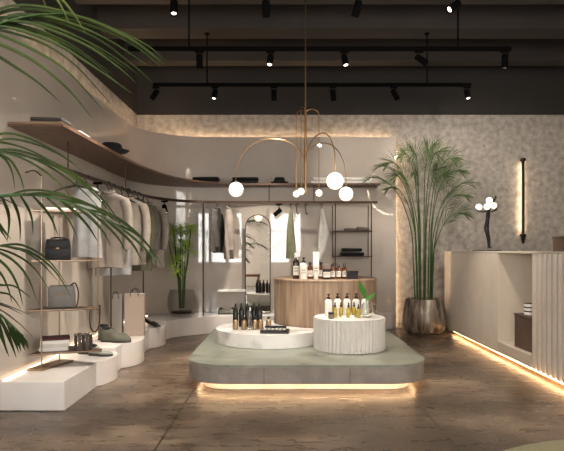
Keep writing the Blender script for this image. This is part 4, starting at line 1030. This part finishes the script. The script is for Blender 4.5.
# figure lamp
FY = 6.76
fl = thing('figure_lamp', 'black slender figure lamp carrying glowing white globes on the counter', 'lamp', (2.45, FY, CT))
link('base_plate', MB().box(-.155, .155, -.06, .06, .001, .012, .003), 'black_metal', fl, smooth=False)
fx = lambda px, py, dy=0: Vector(((px-CX)*FY/F-2.45, dy, CAMH-(py-HY)*FY/F-CT))
def skin(name, verts, edges, radii, m, parent, sub=2):
    me = bpy.data.meshes.new(name); me.from_pydata([tuple(v) for v in verts], edges, []); me.materials.append(MATS[m])
    o = bpy.data.objects.new(name, me); COL.objects.link(o); o.parent = parent
    md = o.modifiers.new('skin', 'SKIN'); md.use_smooth_shade = True
    for i, r in enumerate(radii):
        me.skin_vertices[0].data[i].radius = (r, r)
    me.skin_vertices[0].data[0].use_root = True
    sb = o.modifiers.new('sub', 'SUBSURF'); sb.levels = sub; sb.render_levels = sub
    return o
V = [fx(487.8, 216), fx(488.5, 211), fx(491, 205.5, .03), fx(492.8, 202.6, .03), fx(494.8, 199.6, .02), fx(495.2, 198, .02),
     fx(486.8, 218.5, -.03), fx(483.6, 228, -.045), fx(487.0, 240, -.03), fx(487.6, 247.2, -.03), fx(486.0, 248.2, -.055),
     fx(488.8, 218.5, .03), fx(488.8, 229, .03), fx(490.8, 240, .04), fx(490.8, 247.2, .04), fx(492.0, 248.2, .02),
     fx(488.8, 206.0, -.03), fx(487.4, 211, -.075), fx(481.0, 212.2, -.06), fx(476.6, 211.2, -.05), fx(474.6, 209, -.05),
     fx(494.6, 205.4, .0), fx(495, 210.2, -.05), fx(491.0, 211.4, -.075), fx(488, 212.4, -.08)]
Ed = [(0, 1), (1, 2), (2, 3), (3, 4), (4, 5), (0, 6), (6, 7), (7, 8), (8, 9), (9, 10), (0, 11), (11, 12), (12, 13), (13, 14), (14, 15), (2, 16), (16, 17), (17, 18), (18, 19), (19, 20), (2, 21), (21, 22), (22, 23), (23, 24)]
Ra = [.03, .022, .026, .011, .02, .014, .022, .014, .013, .010, .008, .022, .014, .013, .010, .008, .015, .012, .010, .009, .008, .015, .012, .010, .009]
skin('figure', V, Ed, Ra, 'black_metal', fl)
link('hair_bun', MB().sphere(fx(496.2, 197.2, .02), .014, 12, 8), 'black_metal', fl)
for (px, py, dy) in ((477.4, 207.4, -.05), (484, 207.4, -.10), (487.0, 201, -.075), (491, 206.2, -.085)):
    link('globe', MB().sphere(fx(px, py, dy), .038, 20, 12), 'globe', fl)
# wall lamp
wlm = thing('wall_lamp', 'tall slim bronze bar lamp on the textured wall glowing against the plaster', 'wall lamp', (3.386, 8.0, 1.25))
link('bar', MB().box(-.016, .016, -.085, -.055, .06, 1.13, .003), 'bronze', wlm, smooth=False)
link('light_strip', MB().box(-.007, .007, -.0545, -.050, .09, 1.10), 'led_lamp', wlm, smooth=False)
for z in (.06, 1.13):
    link('wall_mount', MB().tube([(0, -.07, z), (0, -.001, z)], .02, 14), 'bronze', wlm)
    link('end_knob', MB().sphere((0, -.07, z), .034, 16, 10, (1.2, 1, .8)), 'bronze', wlm)
link('finial', MB().lathe([(0, -.08), (.014, -.075), (.02, -.04), (.03, .02), (0, .04)], 16, (0, -.07, .02)), 'bronze', wlm)

# rug in the near right corner
rg = thing('round_rug', 'round olive rug at the bottom right corner of the floor', 'rug', (1.86, 2.05, 0))
link('rug_pile', MB().lathe([(0, .001), (1.19, .001), (1.2, .008), (1.19, .014), (0, .014)], 96), 'rug', rg, angle=50)

# things behind the viewer that show in the mirrors and lacquer
bn = thing('bench', 'wooden bench behind the viewpoint, seen in the arched mirror', 'bench', (-.95, .15, 0))
link('seat', MB().box(-.3, .3, -.2, .2, .38, .45, .005), 'oak_dark', bn, smooth=False)
for sx in (-.26, .26): link('leg', MB().box(sx-.03, sx+.03, -.18, .18, .001, .379, .003), 'oak_dark', bn, smooth=False)
rl = thing('ring_lamp', 'glowing ring lamp mirrored in the lacquered wall behind the tall palm', 'lamp', (3.25, -1.0, 2.89))
link('ring', MB().tube([(.745*math.cos(a), 0, .745*math.sin(a)) for a in [k/64*2*PI for k in range(65)]], .011, 8), 'ring_led', rl)
link('suspension_rod', MB().tube([(0, 0, .76), (0, 0, ZC-2.89)], .006, 8), 'black_metal', rl)

# ------------------------------------------------------------------ world
w = bpy.data.worlds.new('world'); S.world = w; w.use_nodes = True
w.node_tree.nodes['Background'].inputs[0].default_value = (.6, .55, .5, 1); w.node_tree.nodes['Background'].inputs[1].default_value = .02
